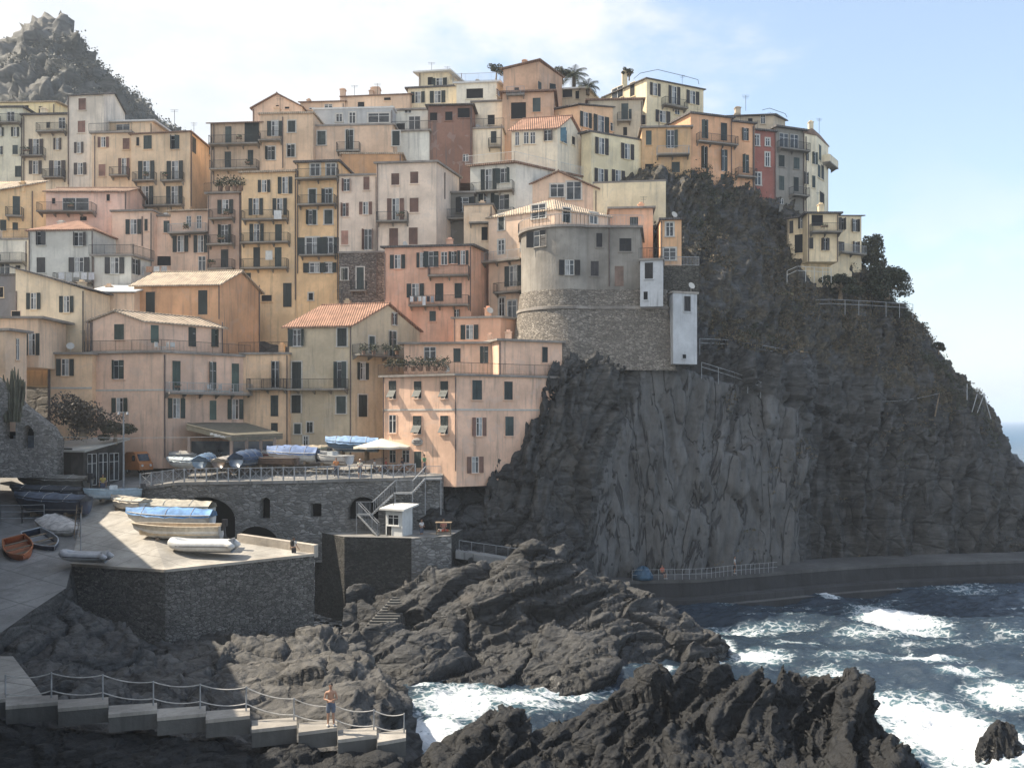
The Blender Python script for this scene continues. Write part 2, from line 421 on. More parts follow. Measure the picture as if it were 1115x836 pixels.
# --- the big rock mass in the middle of the cove
mr = [A(582,581,71), A(560,600,71), A(610,597,71.5), A(640,612,72), A(672,630,72), A(700,652,72.5), A(735,668,71), A(765,684,69.5), A(783,700,68), A(546,619,70.3), A(512,655,69), B(520,76.5,4.6), B(555,77.3,3.6), B(600,78,2.8), B(480,75.6,5.2), A(528,664,68.2), A(474,678,69), A(440,696,67.6), A(418,690,66), A(412,715,63),
      A(480,702,66), A(540,690,66), A(600,660,68), A(660,680,67), A(720,700,66.5), A(450,738,60.4), A(520,743,59.5), A(600,743,59.8), A(680,738,60.8), A(760,715,66), A(600,700,64.5),
      B(405,60,-1), B(430,57.8,-2), B(500,57,-2), B(560,57,-2), B(620,57.6,-2), B(700,60,-2), B(760,63,-2), B(800,66.5,-2), B(815,70,-2), B(800,74,-2), B(770,77,-1.8), B(740,79,-1.5), B(700,79,-.5), B(690,83,-1), B(660,80,2.), B(620,79.5,5),
      A(520,562,80.8), A(548,540,81.6), A(566,505,82.6), A(470,630,72.6), A(432,650,71.6), A(402,674,70), A(388,697,67), A(380,700,64), B(520,90,13), B(600,86,12), A(490,526,81.5), A(474,548,80.6), A(462,565,81)]
MR, mr_f = heightfield('cove_rock', mr, (-13.5, 20, 56, 85), .12, M_ROCKM, (1.7, .5, .28, .11), (18, 8), 40)
# --- slab rock under the terrace and behind the stepped path
lr = [A(85,672,60.8), A(130,688,59.5), A(180,694,58.7), A(240,694,60.5), A(300,694,63), A(345,692,66), A(0,716,50.5), A(40,680,54), B(-30,56,4.6), B(-60,55,4.6), B(-40,51.5,3.6), A(30,668,54), A(60,652,57), B(20,43,4.2), B(0,40,4.0), B(45,39,4.0), A(75,645,58), A(24,700,51), A(100,712,52), A(60,726,48), A(150,730,50.5), A(200,728,52), A(250,720,54), A(300,720,55), A(360,715,56), A(400,712,56.5), A(430,735,53), A(445,765,48.5), A(447,790,45),
      A(380,750,48), A(300,770,45.5), A(220,770,44.5), A(140,762,43.5), A(70,748,43), B(-10,44.5,4.3), A(330,790,42), A(240,790,41.5), A(420,800,41.5),
      B(455,56,-2), B(462,50,-2), B(466,45,-2), B(470,41,-1.5), B(440,59.5,-2), B(410,60.5,-1), A(385,690,62), A(360,690,68), B(-60,60,4.5), B(-60,50,3.6), B(-60,42,4), A(75,655,66), A(200,655,68), A(320,660,71),
      B(100,38.5,4.5), B(300,38.5,3.8), B(440,38.5,2), B(-50,38.5,5)]
LR, lr_f = heightfield('slab_rock', lr, (-34, -4.3, 38, 70), .12, M_ROCKL, (.65, .34, .36, .09), (30, -20), 60)
# --- rock below the stepped path
br = []
for px_, zz in ((-60,6.2),(6,6.0),(63,5.9),(118,5.75),(171,5.5),(224,5.4),(272,5.2),(323,4.9),(367,4.75),(410,4.5),(441,4.3)):
    br += [B(px_,35.75,zz-.3),B(px_,34.9,zz-.4),B(px_,33.6,zz-1.1),B(px_,31,zz-3.2),B(px_,38,zz-1.0)]
br += [B(470,36,.3),B(490,34,-1.5),B(480,31,-1.5),B(475,38.4,-.6)]
heightfield('path_rock', br, (-22.5, -2.6, 30.5, 38.5), .1, M_ROCKF, (.3, .25, .22, .12), (10, 0), 80)

# --- the cliff and headland: contour lines lofted upwards
def catmull(Pts, n):
    Pts = np.asarray(Pts, float); m = len(Pts); t = np.linspace(0, m-1.000001, n); i = t.astype(int); f = (t-i)[:, None] if Pts.ndim == 2 else (t-i)[:, None, None]
    g = lambda k: Pts[np.clip(k, 0, m-1)]
    p0, p1, p2, p3 = g(i-1), g(i), g(i+1), g(i+2)
    return .5*((2*p1)+(-p0+p2)*f+(2*p0-5*p1+4*p2-p3)*f*f+(-p0+3*p1-3*p2+p3)*f**3)
CONT = [(-2, [(500,78.5),(590,80.5),(650,84),(725,88.5),(800,91.5),(872,95),(884,100),(960,100.5),(1040,102),(1120,104),(1200,108),(1260,125),(1200,170)]),
 (12, [(535,83),(585,81.5),(650,85),(725,88.5),(800,91.5),(876,95),(888,101),(960,102.5),(1030,104.5),(1080,107),(1105,112),(1108,125),(1090,170)]),
 (18, [(550,86),(592,83),(650,85.5),(725,89),(800,92),(874,95.5),(887,102),(960,104),(1020,106.5),(1058,109),(1078,114),(1076,125),(1055,170)]),
 (24, [(560,90),(602,86),(650,86),(725,88.5),(800,93),(866,97),(884,103),(950,105.5),(1000,108),(1028,111),(1044,116),(1040,126),(1010,170)]),
 (27, [(560,96),(606,92.6),(650,92),(725,91),(795,95.5),(858,100.5),(886,104.5),(940,107),(985,109.5),(1008,112),(1022,117),(1016,127),(985,170)]),
 (31, [(560,100),(610,99),(650,98),(725,94.5),(790,98),(850,103),(890,106.5),(930,109),(967,111),(990,113),(1001,118),(995,128),(960,170)]),
 (38, [(560,103),(610,101),(650,101),(725,99.5),(780,102.5),(830,107.5),(870,110.5),(900,112.5),(922,114.5),(938,117),(944,121),(940,130),(910,170)]),
 (43, [(560,108),(610,106),(650,106),(725,103.5),(770,105.5),(810,109.5),(845,112.5),(870,114.5),(888,116.5),(900,119),(905,123),(900,132),(870,170)]),
 (48, [(560,113),(610,111),(650,110),(725,107.5),(760,108.5),(800,111.5),(830,114.5),(850,116.5),(868,118.5),(878,121),(882,125),(876,134),(850,170)]),
 (52, [(560,126),(610,123),(650,121),(725,118),(760,119),(795,121),(820,123),(840,125),(855,127),(862,130),(865,134),(860,141),(830,170)]),
 (53, [(600,140),(630,138),(660,136),(725,135),(760,136),(790,137),(810,138),(825,139),(835,140),(840,142),(842,144),(840,150),(800,170)])]
ctl = np.array([[(*XY(px, Y), z) for px, Y in row] for z, row in CONT])
NUc, NVc = 420, 250
G1 = catmull(ctl, NVc); G = np.swapaxes(catmull(np.swapaxes(G1, 0, 1), NUc), 0, 1)       # (NV, NU, 3)
n = np.cross(np.gradient(G, axis=1), np.gradient(G, axis=0)); n /= np.linalg.norm(n, axis=2, keepdims=True)+1e-9
p = G.reshape(-1, 3); n = n.reshape(-1, 3)
ppx = CX+p[:, 0]/p[:, 1]*F; ppy = HY-(p[:, 2]-H)/p[:, 1]*F
# sprayed-concrete face: bounded by its real edges on the rock
left_edge = np.interp(p[:, 2], [-2, 6, 12, 18, 24], [632, 637, 648, 676, 702]); le = (ppx-left_edge)/30+.3
crete = np.clip(le, 0, 1)*np.clip((880-ppx)/6, 0, 1)*np.clip((ppy-np.interp(ppx, [690, 760, 820, 878], [382, 402, 420, 447]))/6, 0, 1)*(p[:, 2] < 25.5)*(p[:, 1] < 99)
veg = .85*np.clip((p[:, 2]-np.interp(ppx, [560, 720, 880, 960, 1040, 1100], [30, 26.5, 23, 19.5, 17, 12]))/3, 0, 1)*.62
fr = fracture(p, (1.3, .7, .6, 0), (75, 10), 120)*(1-.55*np.clip(veg,0,1)); frs = fracture(p*1.3, (.9, .25, .25, 0), (82, 0), 140)
# long sloping seams in the sprayed concrete
seam = ridged((rot(p, 'Y', -14)+.9*fbm(p*.25, 3, .5, 151)[:, None])*np.array([.13, .13, .012]), 2, .4, 150)
dis = fr*(1-crete)+crete*(frs*.8-6*np.clip(seam-1.16, 0, .4)+.25*fbm(p*.3, 3, .5, 9)+.55*(ridged(rot(p, 'Y', -12)*np.array([.3, .3, .02]), 2, .5, 155)-.8))
p2 = p+n*dis[:, None]
G2 = p2.reshape(NVc, NUc, 3); n2 = np.cross(np.gradient(G2, axis=1), np.gradient(G2, axis=0)); n2 /= np.linalg.norm(n2, axis=2, keepdims=True)+1e-9
p3 = p2+n2.reshape(-1, 3)*(fine_rock(p2*.8, .2, (75, 10), 170)*(1-.75*crete))[:, None]
me = npmesh('cliff', p3, gridfaces(NVc, NUc), M_CLIFF); attr(me, 'crete', crete); attr(me, 'veg', veg)
CLIFF = structure('cliff', me); CLIFFG = p3.reshape(NVc, NUc, 3); CLIFFN = n2
def cliff_at(px, py):
    """the cliff grid vertex seen nearest to a survey bearing"""
    q = p3; a = CX+q[:, 0]/q[:, 1]*F; b_ = HY-(q[:, 2]-H)/q[:, 1]*F
    k = np.argmin((a-px)**2+(b_-py)**2+np.maximum(0, q[:, 1]-118)*50); return Vector(q[k])

# --- hillside under the town, piazza floor
def hill_z(Y, x):
    z = np.interp(Y, [70, 79, 90, 93, 97, 101, 106, 112, 120, 130, 200], [12.2, 12.5, 14.2, 16, 21, 28, 35, 42, 47, 50, 60])
    return z
hx, hy = np.meshgrid(np.linspace(-110, 9, 120), np.linspace(91, 150, 120), indexing='ij')
hz = hill_z(hy.ravel(), hx.ravel()); hp = np.stack([hx.ravel(), hy.ravel(), hz], 1); hp[:, 2] += .5*fbm(hp*.3, 3)
structure('hillside', npmesh('hillside', hp, gridfaces(120, 120), M_EARTH))

# --- far hill behind the town at left
fh = [A(-60,40,245), A(0,70,240), A(30,25,240), A(52,16,240), A(67,13,242), A(74,24,243), A(77,48,244), A(90,58,262), A(105,70,262), A(118,86,265), A(130,102,268), A(148,110,270), A(162,124,272), A(176,138,275), A(188,150,280), A(225,185,285), A(300,200,290), A(-60,110,210), A(20,105,210), A(80,120,212), A(120,130,225), A(180,150,240), A(250,200,250),
      A(30,60,226), A(60,60,228), A(-200,10,250), A(-200,110,200), B(-100,190,45), B(100,190,45), B(300,200,40), B(-200,330,60), B(100,340,60), B(300,340,50)]
heightfield('far_hill', fh, (-190, -52, 185, 320), .9, M_HILL, (2.2, 1.5, 1.2, .35), (65, 0), 200, clip=0)

# --- sea: one fan of water out to the horizon
ys = np.concatenate([np.linspace(14, 40, 40), np.linspace(40.2, 112, 520), 112*np.exp(np.linspace(.004, math.log(30000/112), 150))])
xs = np.linspace(-1.1, 1.1, 760)
xs = np.sign(xs)*(np.abs(xs)**1.25)
Yg, Rg = np.meshgrid(ys, xs, indexing='ij'); Xg = Yg*Rg
wp = np.stack([Xg.ravel(), Yg.ravel(), np.zeros(Xg.size)], 1)
fade = np.clip(1-(wp[:, 1]-90)/260, .0, 1)
wv = .30*fbm(wp*np.array([.11, .17, 1]), 3, .5, 300)+.16*ridged(wp*np.array([.30, .55, 1]), 3, .5, 310)+.10*ridged(wp*np.array([1.1, 1.7, 1]), 2, .5, 320)
sw = .28*np.sin(wp[:, 0]*.25+wp[:, 1]*.42+2*fbm(wp*.05, 2, .5, 330))
wp[:, 2] = (wv-.2+sw)*fade
spx = CX+wp[:, 0]/wp[:, 1]*F; spy = HY+H/wp[:, 1]*F
foam = np.zeros(len(wp)); near = wp[:, 1] < 130
def blob(px, py, rx, ry, a):
    x, y = XY(px, H*F/(py-HY)); Yc = H*F/(py-HY)
    ex = rx/F*Yc; ey = abs(H*F/(py-ry-HY)-H*F/(py+ry-HY))/2
    return a*np.exp(-(((wp[:, 0]-x)/ex)**2+((wp[:, 1]-y)/ey)**2)**1.2)
for b_ in [(1045,800,95,55,1.0),(985,775,50,28,.85),(1095,755,50,14,.8),(1010,722,45,7,.8),(1050,736,40,5,.7),(978,672,50,16,.95),(950,690,60,8,.55),(870,700,40,6,.5),(828,716,36,10,.85),(800,682,60,6,.6),(845,680,60,5,.5),
           (500,770,60,30,.8),(470,800,40,22,.9),(560,765,70,18,.7),(610,752,50,8,.75),(900,648,14,5,.95),(960,640,60,5,.4),(1050,645,60,6,.45),(1100,690,40,7,.35),(930,720,60,9,.45),(1080,700,70,6,.35),(905,735,40,10,.55),
           (420,700,30,6,.6),(860,660,50,4,.45),(790,660,30,4,.4),(1000,700,70,5,.35),(960,655,40,5,.4)]:
    foam = np.maximum(foam, blob(*b_))
for f_, bb in ((fg_f, (-7.2, 19, 29.5, 54)), (mr_f, (-13.5, 20, 56, 85)), (lr_f, (-34, -4.3, 38, 70))):
    m_ = (wp[:, 0] > bb[0]) & (wp[:, 0] < bb[1]) & (wp[:, 1] > bb[2]) & (wp[:, 1] < bb[3])
    z_ = f_(wp[m_, :2]); foam[m_] = np.maximum(foam[m_], .62*np.clip(1-np.abs(z_+.55)/.9, 0, 1))
spread = ridged(wp*np.array([.05, .11, 1]), 4, .6, 340)
foam = np.maximum(foam, np.clip((spread-1.15)*.6, 0, .5)*np.clip((wp[:, 1]-20)/30, 0, 1)*np.clip(1-(wp[:, 1]-100)/400, .15, 1))
wp[:, 2] += .12*np.clip(foam, 0, 1)*near*(fbm(wp*1.3, 3, .6, 350)+.3)
m, t, b, pos = newmat('sea_water')
fa = t.new('ShaderNodeAttribute', attribute_name='foam').outputs['Fac']
fn = t.noise(t.map(pos, scale=(1, 1.5, 1)), .9, 7, .68, .8); fn2 = t.noise(t.map(pos, scale=(1, 1.4, 1)), 3.2, 5, .7)
web = t.voro(t.map(pos, scale=(1, 1.6, 1)), 1.1, 'DISTANCE_TO_EDGE')
mask = t.ramp(t.math('ADD', fa, t.math('ADD', t.math('MULTIPLY', t.math('SUBTRACT', fn, .5), 1.5), t.math('MULTIPLY', t.math('SUBTRACT', fn2, .5), .7))), .50, .78)
lace = t.math('MULTIPLY', t.ramp(web, .0, .14, 1, 0), t.ramp(t.math('ADD', fa, t.math('MULTIPLY', t.math('SUBTRACT', fn, .5), 1.2)), .22, .6, 0, .75))
mask = t.math('MAXIMUM', mask, lace)
teal = t.ramp(t.math('ADD', fa, t.math('MULTIPLY', t.math('SUBTRACT', fn, .5), .6)), .15, .8)
deep = t.mix(t.ramp(t.noise(pos, .05, 3), .35, .65), (.017, .029, .045), (.033, .05, .072))
colw = t.mix(teal, deep, (.08, .155, .185))
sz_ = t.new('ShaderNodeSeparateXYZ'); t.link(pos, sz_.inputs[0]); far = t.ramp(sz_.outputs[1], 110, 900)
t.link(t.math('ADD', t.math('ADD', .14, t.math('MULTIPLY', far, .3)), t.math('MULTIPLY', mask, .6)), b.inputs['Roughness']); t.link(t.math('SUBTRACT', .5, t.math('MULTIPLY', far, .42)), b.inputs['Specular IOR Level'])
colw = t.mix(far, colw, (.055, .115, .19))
t.link(t.mix(mask, colw, (.64, .66, .68)), b.inputs['Base Color'])
b.inputs['IOR'].default_value = 1.33
bump(t, b, t.math('ADD', t.math('MULTIPLY', t.noise(t.map(pos, scale=(1, 1.8, 1)), 1.4, 6, .62), 1.), t.math('MULTIPLY', fn2, .5)), .7, .22)
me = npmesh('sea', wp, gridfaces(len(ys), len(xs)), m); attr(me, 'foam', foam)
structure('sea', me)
# ---------------------------------------------------------------- world: Nishita sky with a procedural cloud layer
w = bpy.data.worlds.new('World'); scene.world = w; w.use_nodes = True
t = NT(w.node_tree); t.n.clear()
sky = t.new('ShaderNodeTexSky', sky_type='NISHITA', sun_disc=False); sky.sun_elevation = SUN_EL; sky.sun_rotation = SUN_AZ % (2*math.pi)
sky.air_density = 1.2; sky.dust_density = 1.4; sky.ozone_density = 1.
tc = t.new('ShaderNodeTexCoord').outputs['Generated']
sx = t.new('ShaderNodeSeparateXYZ'); t.link(tc, sx.inputs[0])
n1 = t.noise(t.map(tc, scale=(1, 1, 1.7), loc=(.35, .2, .1)), 2.6, 7, .58, .25); n2_ = t.noise(t.map(tc, scale=(1, 1, 2.4)), 7.5, 5, .6)
lefty = t.ramp(sx.outputs[0], -.45, .42, .42, -.16)
msk = t.ramp(t.math('ADD', t.math('ADD', n1, lefty), t.math('MULTIPLY', t.math('SUBTRACT', n2_, .5), .25)), .46, .66)
lowc = t.ramp(sx.outputs[2], .02, .30, 1, 0)
n3 = t.noise(t.map(tc, scale=(1, 1, 1.8), loc=(.9, .4, .31)), 5.5, 6, .55)
msk = t.math('MAXIMUM', msk, t.math('MULTIPLY', lowc, t.ramp(n3, .44, .58)))
cloud = t.mix(t.ramp(n2_, .3, .7), (3.5, 3.75, 4.05), (4.2, 4.25, 4.3))
veil = t.mix(.16, sky.outputs[0], (3.6, 4.0, 4.5))
col = t.mix(msk, veil, cloud)
bg = t.new('ShaderNodeBackground'); t.link(col, bg.inputs[0]); bg.inputs[1].default_value = .115
out = t.new('ShaderNodeOutputWorld'); t.link(bg.outputs[0], out.inputs[0])

# --- the hill on the near side of the harbour: stands beyond the left edge and shades the slipway
b_ = MB(); hl = [(-52,82),(-49.2,76),(-40.2,63),(-25.4,38.5),(-17.6,26)]; hz_ = [26,25.5,25.2,21.5,19]
poly = hl+[(-60,10),(-120,20),(-120,82)]
b_.prism(poly, -1, hz_+[19,30,32]); o = b_.build('near_hill', M_EARTH); o['kind'] = 'structure'
# ================================================================ houses
GREEN, BROWN, BLUEG, DARKB = (.022,.03,.028), (.17,.09,.065), (.10,.22,.30), (.018,.016,.016)
M_GLASS = glassmat(); M_WHITE = flat('white_paint', (.62,.61,.58), .6, var=.08); M_TRIM = flat('window_trim', (.52,.49,.44), .8, var=.1)
M_CURT = flat('curtain_cloth', (.36,.36,.35), .9, var=.25, scale=1.5); M_IRON = flat('dark_iron', (.035,.036,.038), .6); M_PIPE = flat('downpipe_metal', (.12,.09,.08), .6)
M_SLAB = concrete('balcony_slab', (.26,.24,.21)); M_DARK = flat('interior_shade_black', (.012,.012,.013), .9)  # M_DARK: near-black colour standing in for the shade of unlit interiors
M_GALV = flat('galvanised_rail', (.34,.35,.36), .5, var=.1)
T_ORANGE = rooftile((.37,.205,.14)); T_PALE = rooftile((.50,.40,.30), 'sun_bleached_tile'); T_GREY = rooftile((.14,.13,.125), 'slate_tile'); T_BROWN = rooftile((.28,.18,.13), 'old_tile')
M_FOL = flat('balcony_foliage', (.045,.06,.03), .8, var=.5, scale=6)
T_FLAT = concrete('flat_roof', (.30,.27,.24))
CROPS = dict(A=(0,60,4.18), B=(0,200,5.575), c3=(190,90,5.575), c4=(190,210,5.575), c5=(360,60,5.575), c6=(360,190,5.575), d1=(530,50,5.575), d2=(500,170,3.98), d3=(680,70,3.98), d4=(80,270,4.646), d5=(290,300,5.575), d6=(400,340,4.4), e1=(0,330,5.575), e3=(720,180,2.787), p=(0,0,1))
_me = {}
def cached(key, fn):
    if key not in _me: _me[key] = fn()
    return _me[key]
def leaf_mesh(w, h, c):
    b = MB(); f = min(.07, w*.18)
    b.box(-w/2, -w/2+f, -.045, 0, 0, h); b.box(w/2-f, w/2, -.045, 0, 0, h)
    for z in (0, h*.5-f/2, h-f): b.box(-w/2+f, w/2-f, -.043, 0, z, z+f)
    k = max(4, int(h/.16))
    for i in range(k):
        z = f+(h-f)*i/k; b.add([(-w/2+f,-.034,z),(w/2-f,-.034,z),(w/2-f,-.006,z+h/k*.95),(-w/2+f,-.006,z+h/k*.95)], [(0,1,2,3)])
    b.box(-w/2+f, w/2-f, -.006, 0, f, h-f)
    return b.mesh('shutter', louver(c))
def hinge_leaf(w, h, c):
    me = leaf_mesh(w, h, c); me.transform(Matrix.Translation((w/2, .02, 0))); return me
def frame_mesh(w, h, trim, door, matf):
    b = MB(); t = .13 if trim else .055
    b.box(-w/2-t, -w/2, -.05, .02, 0, h); b.box(w/2, w/2+t, -.05, .02, 0, h); b.box(-w/2-t, w/2+t, -.05, .02, h, h+t)
    if not door: b.box(-w/2-t-.05, w/2+t+.05, -.13, .02, -.09, 0)
    return b.mesh('window', matf)
def pane_mesh(w, h, door):
    b = MB(); b.box(-w/2, w/2, -.012, .01, 0, h); b.cur = 1; g = .05
    b.box(-w/2, -w/2+g, -.03, -.012, 0, h); b.box(w/2-g, w/2, -.03, -.012, 0, h); b.box(-w/2+g, w/2-g, -.03, -.012, 0, g); b.box(-w/2+g, w/2-g, -.03, -.012, h-g, h)
    b.box(-.04, .04, -.034, -.012, g, h-g); b.box(-w/2+g, w/2-g, -.029, -.012, h*.68, h*.68+.04)
    return b.mesh('pane', [M_GLASS, M_WHITE])
def name_ok(s): return s.name not in ('kiosk', 'boat_shed', 'terrace_block')
def warm(col):
    c = [a*b for a, b in zip(desat(lin(col), .72), (1.03, 1.01, .93))]; k = min(1.7, .82/max(c)); return tuple(v*k for v in c)
class House:
    def __init__(s, name, label, col, cat='house', trim=False, shut=GREEN, dirt=.6, group=None, wallmat=None):
        s.label = label; s.name = name; s.cat = cat; s.group = group
        s.mat = wallmat or plaster(warm(col), dirt); s.trim = trim; s.shut = shut; s.root = None
    def block(s, chain, top, bot, roof=('flat',), wins='', depth=9., cr='p', mat=None, shut=None, trim=None, tmat=None):
        pts = [Vector((*XY(px, Y), 0)) for px, Y in chain]
        zi = 1 if len(chain) > 2 else 0
        zt = Z(top, chain[zi][1]); zb = Z(bot, chain[zi][1])
        if len(pts) == 2:
            d = (pts[1]-pts[0]).normalized(); nb = Vector((-d.y, d.x, 0)); pts = pts+[pts[1]+nb*depth, pts[0]+nb*depth]
        else: pts = pts[:3]+[pts[0]+pts[2]-pts[1]]
        nvis = len(chain)-1
        if s.root is None:
            c = sum(pts, Vector())/4; s.base = Vector((c.x, c.y, zb)); s.root = thing(s.name, s.label, s.cat, s.base, group=s.group)
        b0 = s.base; L = [(p.x-b0.x, p.y-b0.y) for p in pts]; z0 = zb-b0.z; z1 = zt-b0.z
        s.L, s.z1 = L, z1
        wm = MB(); wm.prism(L, z0, z1)
        V2 = [Vector((x, y, 0)) for x, y in L]
        kind = roof[0]; r = MB(); rm = None
        ov = .28
        if kind == 'gable':
            ax, rise, rm = roof[1], roof[2], roof[3]; ov = roof[4] if len(roof) > 4 else .28
            q = V2[ax:]+V2[:ax] if ax else V2           # ridge parallel to q0q1, gables on q1q2 and q3q0
            m0 = (q[3]+q[0])/2; m1 = (q[1]+q[2])/2
            if not ax: pass
            else: q = [q[3], q[0], q[1], q[2]] if False else q
            up = lambda v, z: (v.x, v.y, z)
            wm.add([up(q[0],z1),up(q[1],z1),up(q[2],z1),up(q[3],z1),up(m0,z1+rise),up(m1,z1+rise)], [(1,2,5),(3,0,4),(0,1,5,4),(2,3,4,5)])
            e = (q[1]-q[0]).normalized()*ov; th = .14
            for a, b_, mm0, mm1 in ((q[0], q[1], m0, m1), (q[2], q[3], m1, m0)):
                sg = 1 if a is q[0] else -1
                dn0 = (a-mm0); dn1 = (b_-mm1); k = 1+ov/dn0.length; lo = rise*(1-k)
                A0 = mm0+dn0*k-e*sg; B0 = mm1+dn1*k+e*sg; R0 = mm0-e*sg; R1 = mm1+e*sg
                vs = [up(A0,z1+lo+.02),up(B0,z1+lo+.02),up(R1,z1+rise+.02),up(R0,z1+rise+.02)]
                r.add(vs+[(x,y,z+th) for x,y,z in vs], [(3,2,1,0),(4,5,6,7),(0,1,5,4),(1,2,6,5),(2,3,7,6),(3,0,4,7)])
            r.bar(up(m0-e,z1+rise+.17), up(m1+e,z1+rise+.17), .09)
        elif kind == 'hip':
            rise, rm = roof[1], roof[2]; ov = .35; c = sum(V2, Vector())/4
            k = 1+ov*2.2/(V2[0]-V2[2]).length
            E = [c+(v-c)*k for v in V2]
            e0 = (E[1]-E[0]).length; e1 = (E[2]-E[1]).length
            if e0 >= e1: d = (E[1]-E[0]).normalized()*max(.05, (e0-e1)/2); ra, rb = c-d, c+d; fs = [(0,1,5,4),(1,2,5),(2,3,4,5),(3,0,4)]
            else: d = (E[2]-E[1]).normalized()*max(.05, (e1-e0)/2); ra, rb = c-d, c+d; fs = [(0,1,4),(1,2,5,4),(2,3,5),(3,0,4,5)]
            vs = [(v.x,v.y,z1+.13) for v in E]+[(ra.x,ra.y,z1+rise),(rb.x,rb.y,z1+rise)]
            r.add(vs, fs); r.prism([(v.x,v.y) for v in E], z1, z1+.128)
        elif kind == 'shed':
            ed, rise, rm = roof[1], roof[2], roof[3]; ov = .35
            c = sum(V2, Vector())/4; E = [c+(v-c)*(1+ov*1.6/(v-c).length) for v in V2]
            hi = {(ed+2) % 4, (ed+3) % 4}
            zt_ = [rise if i in hi else 0. for i in range(4)]
            wm.add([(v.x,v.y,z1+(0 if k < 4 else zt_[k-4])) for k, v in enumerate(V2+V2)], [(0,1,5,4),(1,2,6,5),(2,3,7,6),(3,0,4,7),(4,5,6,7)])
            r.prism([(v.x,v.y) for v in E], [z1+.01+h for h in zt_], [z1+.15+h for h in zt_])
        elif kind in ('flat', 'terrace'):
            rm = roof[1] if len(roof) > 1 and roof[1] else (tmat or T_FLAT)
            ov = roof[2] if len(roof) > 2 else .22
            c = sum(V2, Vector())/4; E = [c+(v-c)*(1+ov*1.5/(v-c).length) for v in V2]
            r.prism([(v.x,v.y) for v in E], z1, z1+.2)
        wm.build('wall', mat or s.mat, s.root)
        ro = r.build('roof', rm, s.root) if r.v else None
        s.roof = ro
        if kind == 'terrace':
            rc = roof[3] if len(roof) > 3 else M_IRON
            edges = [(E[i], E[i+1]) for i in range(nvis)]
            if len(roof) > 4 and roof[4] == 'all': edges += [(E[nvis], E[(nvis+1) % 4]), (E[3], E[0])]
            g = MB()
            for a, b_ in edges: rail_line(g, (a.x,a.y,z1+.2), (b_.x,b_.y,z1+.2), 1.0)
            g.build('railing', rc, s.root)
        rr = random.Random(int(chain[0][0]*7+top*13+500))
        if ro is not None:
            c = sum(V2, Vector())/4; at = lambda: c+(V2[0]-c)*rr.uniform(-.55,.55)+(V2[1]-c)*rr.uniform(-.55,.55)
            if rr.random() < .5:
                q = at(); M_ = Matrix.Translation((q.x, q.y, 0)); ch = MB(); w_ = rr.uniform(.22,.36); hh = z1+(roof[1] if kind == 'hip' else roof[2] if kind == 'gable' else .3)+rr.uniform(.5,.9)
                ch.box(-w_, w_, -w_, w_, z1, hh, M_); ch.box(-w_-.07, w_+.07, -w_-.07, w_+.07, hh, hh+.09, M_); ch.box(-w_*.6, w_*.6, -w_*.6, w_*.6, hh+.09, hh+.3, M_); ch.build('chimney', s.mat, ro)
            if rr.random() < .45:
                q = at(); zz = z1+(1.2 if kind in ('hip','gable') else .2); an = MB(); hh = rr.uniform(1.3,2.2); an.bar((q.x,q.y,zz-.6),(q.x,q.y,zz+hh),.025,n=4)
                for k_ in range(3): an.bar((q.x-.42+.06*k_,q.y,zz+hh-.05-.16*k_),(q.x+.42-.06*k_,q.y+.05,zz+hh-.05-.16*k_),.014,n=4)
                an.build('antenna', M_IRON, ro)
            if rr.random() < .35 and kind in ('flat','terrace'):
                q = at(); di = MB(); di.bar((q.x,q.y,z1+.1),(q.x,q.y,z1+.75),.03,n=4); di.bar((q.x,q.y-.05,z1+.85),(q.x+.05,q.y-.16,z1+.9),.12,.36,12); di.build('satellite_dish', M_TRIM, ro)
        s.faces = [(Vector((*XY(*chain[i]), 0)), Vector((*XY(*chain[i+1]), 0)), chain[i][0], chain[i+1][0]) for i in range(nvis)]
        for q_ in (chain[0][0]+1.2, chain[-1][0]-1.2):
            if rr.random() < .38 and q_ > 0 and name_ok(s): s.pipe(q_, top+1, min(bot, top+120))
        ox, oy, sc_ = CROPS[cr]
        for tok in wins.replace('\n', ' ').split(';'):
            tk = tok.split()
            if not tk: continue
            k = tk[0]; v = [float(x) for x in tk[1:]]
            if k in 'BKX':        # balcony: x0 x1 floor [depth]
                s.balcony(ox+v[0]/sc_, ox+v[1]/sc_, oy+v[2]/sc_, v[3] if len(v) > 3 else .9, k)
            elif k == 'P': s.pipe(ox+v[0]/sc_, oy+v[1]/sc_, oy+v[2]/sc_)
            elif k == 'C': s.chimney(ox+v[0]/sc_, oy+v[1]/sc_, v[2] if len(v) > 2 else .7)
            elif k == 'L': s.course(oy+v[0]/sc_)
            else:
                sz = (v[2]/sc_, v[3]/sc_) if len(v) > 3 else None
                s.window(k, ox+v[0]/sc_, oy+v[1]/sc_, sz, shut or s.shut, s.trim if trim is None else trim)
        return s
    def hit(s, px, py):
        best = None
        for a, b_, x0, x1 in s.faces:
            r = (px-CX)/F; d = b_-a
            den = d.x-r*d.y
            t = (r*a.y-a.x)/den if abs(den) > 1e-9 else .5
            pen = max(0, -t, t-1)
            if best is None or pen < best[0]: best = (pen, a, d, t)
        pen, a, d, t = best; p = a+d*t; u = d.normalized()
        return Vector((p.x, p.y, Z(py, p.y))), u, Vector((u.y, -u.x, 0)), math.atan2(u.y, u.x)
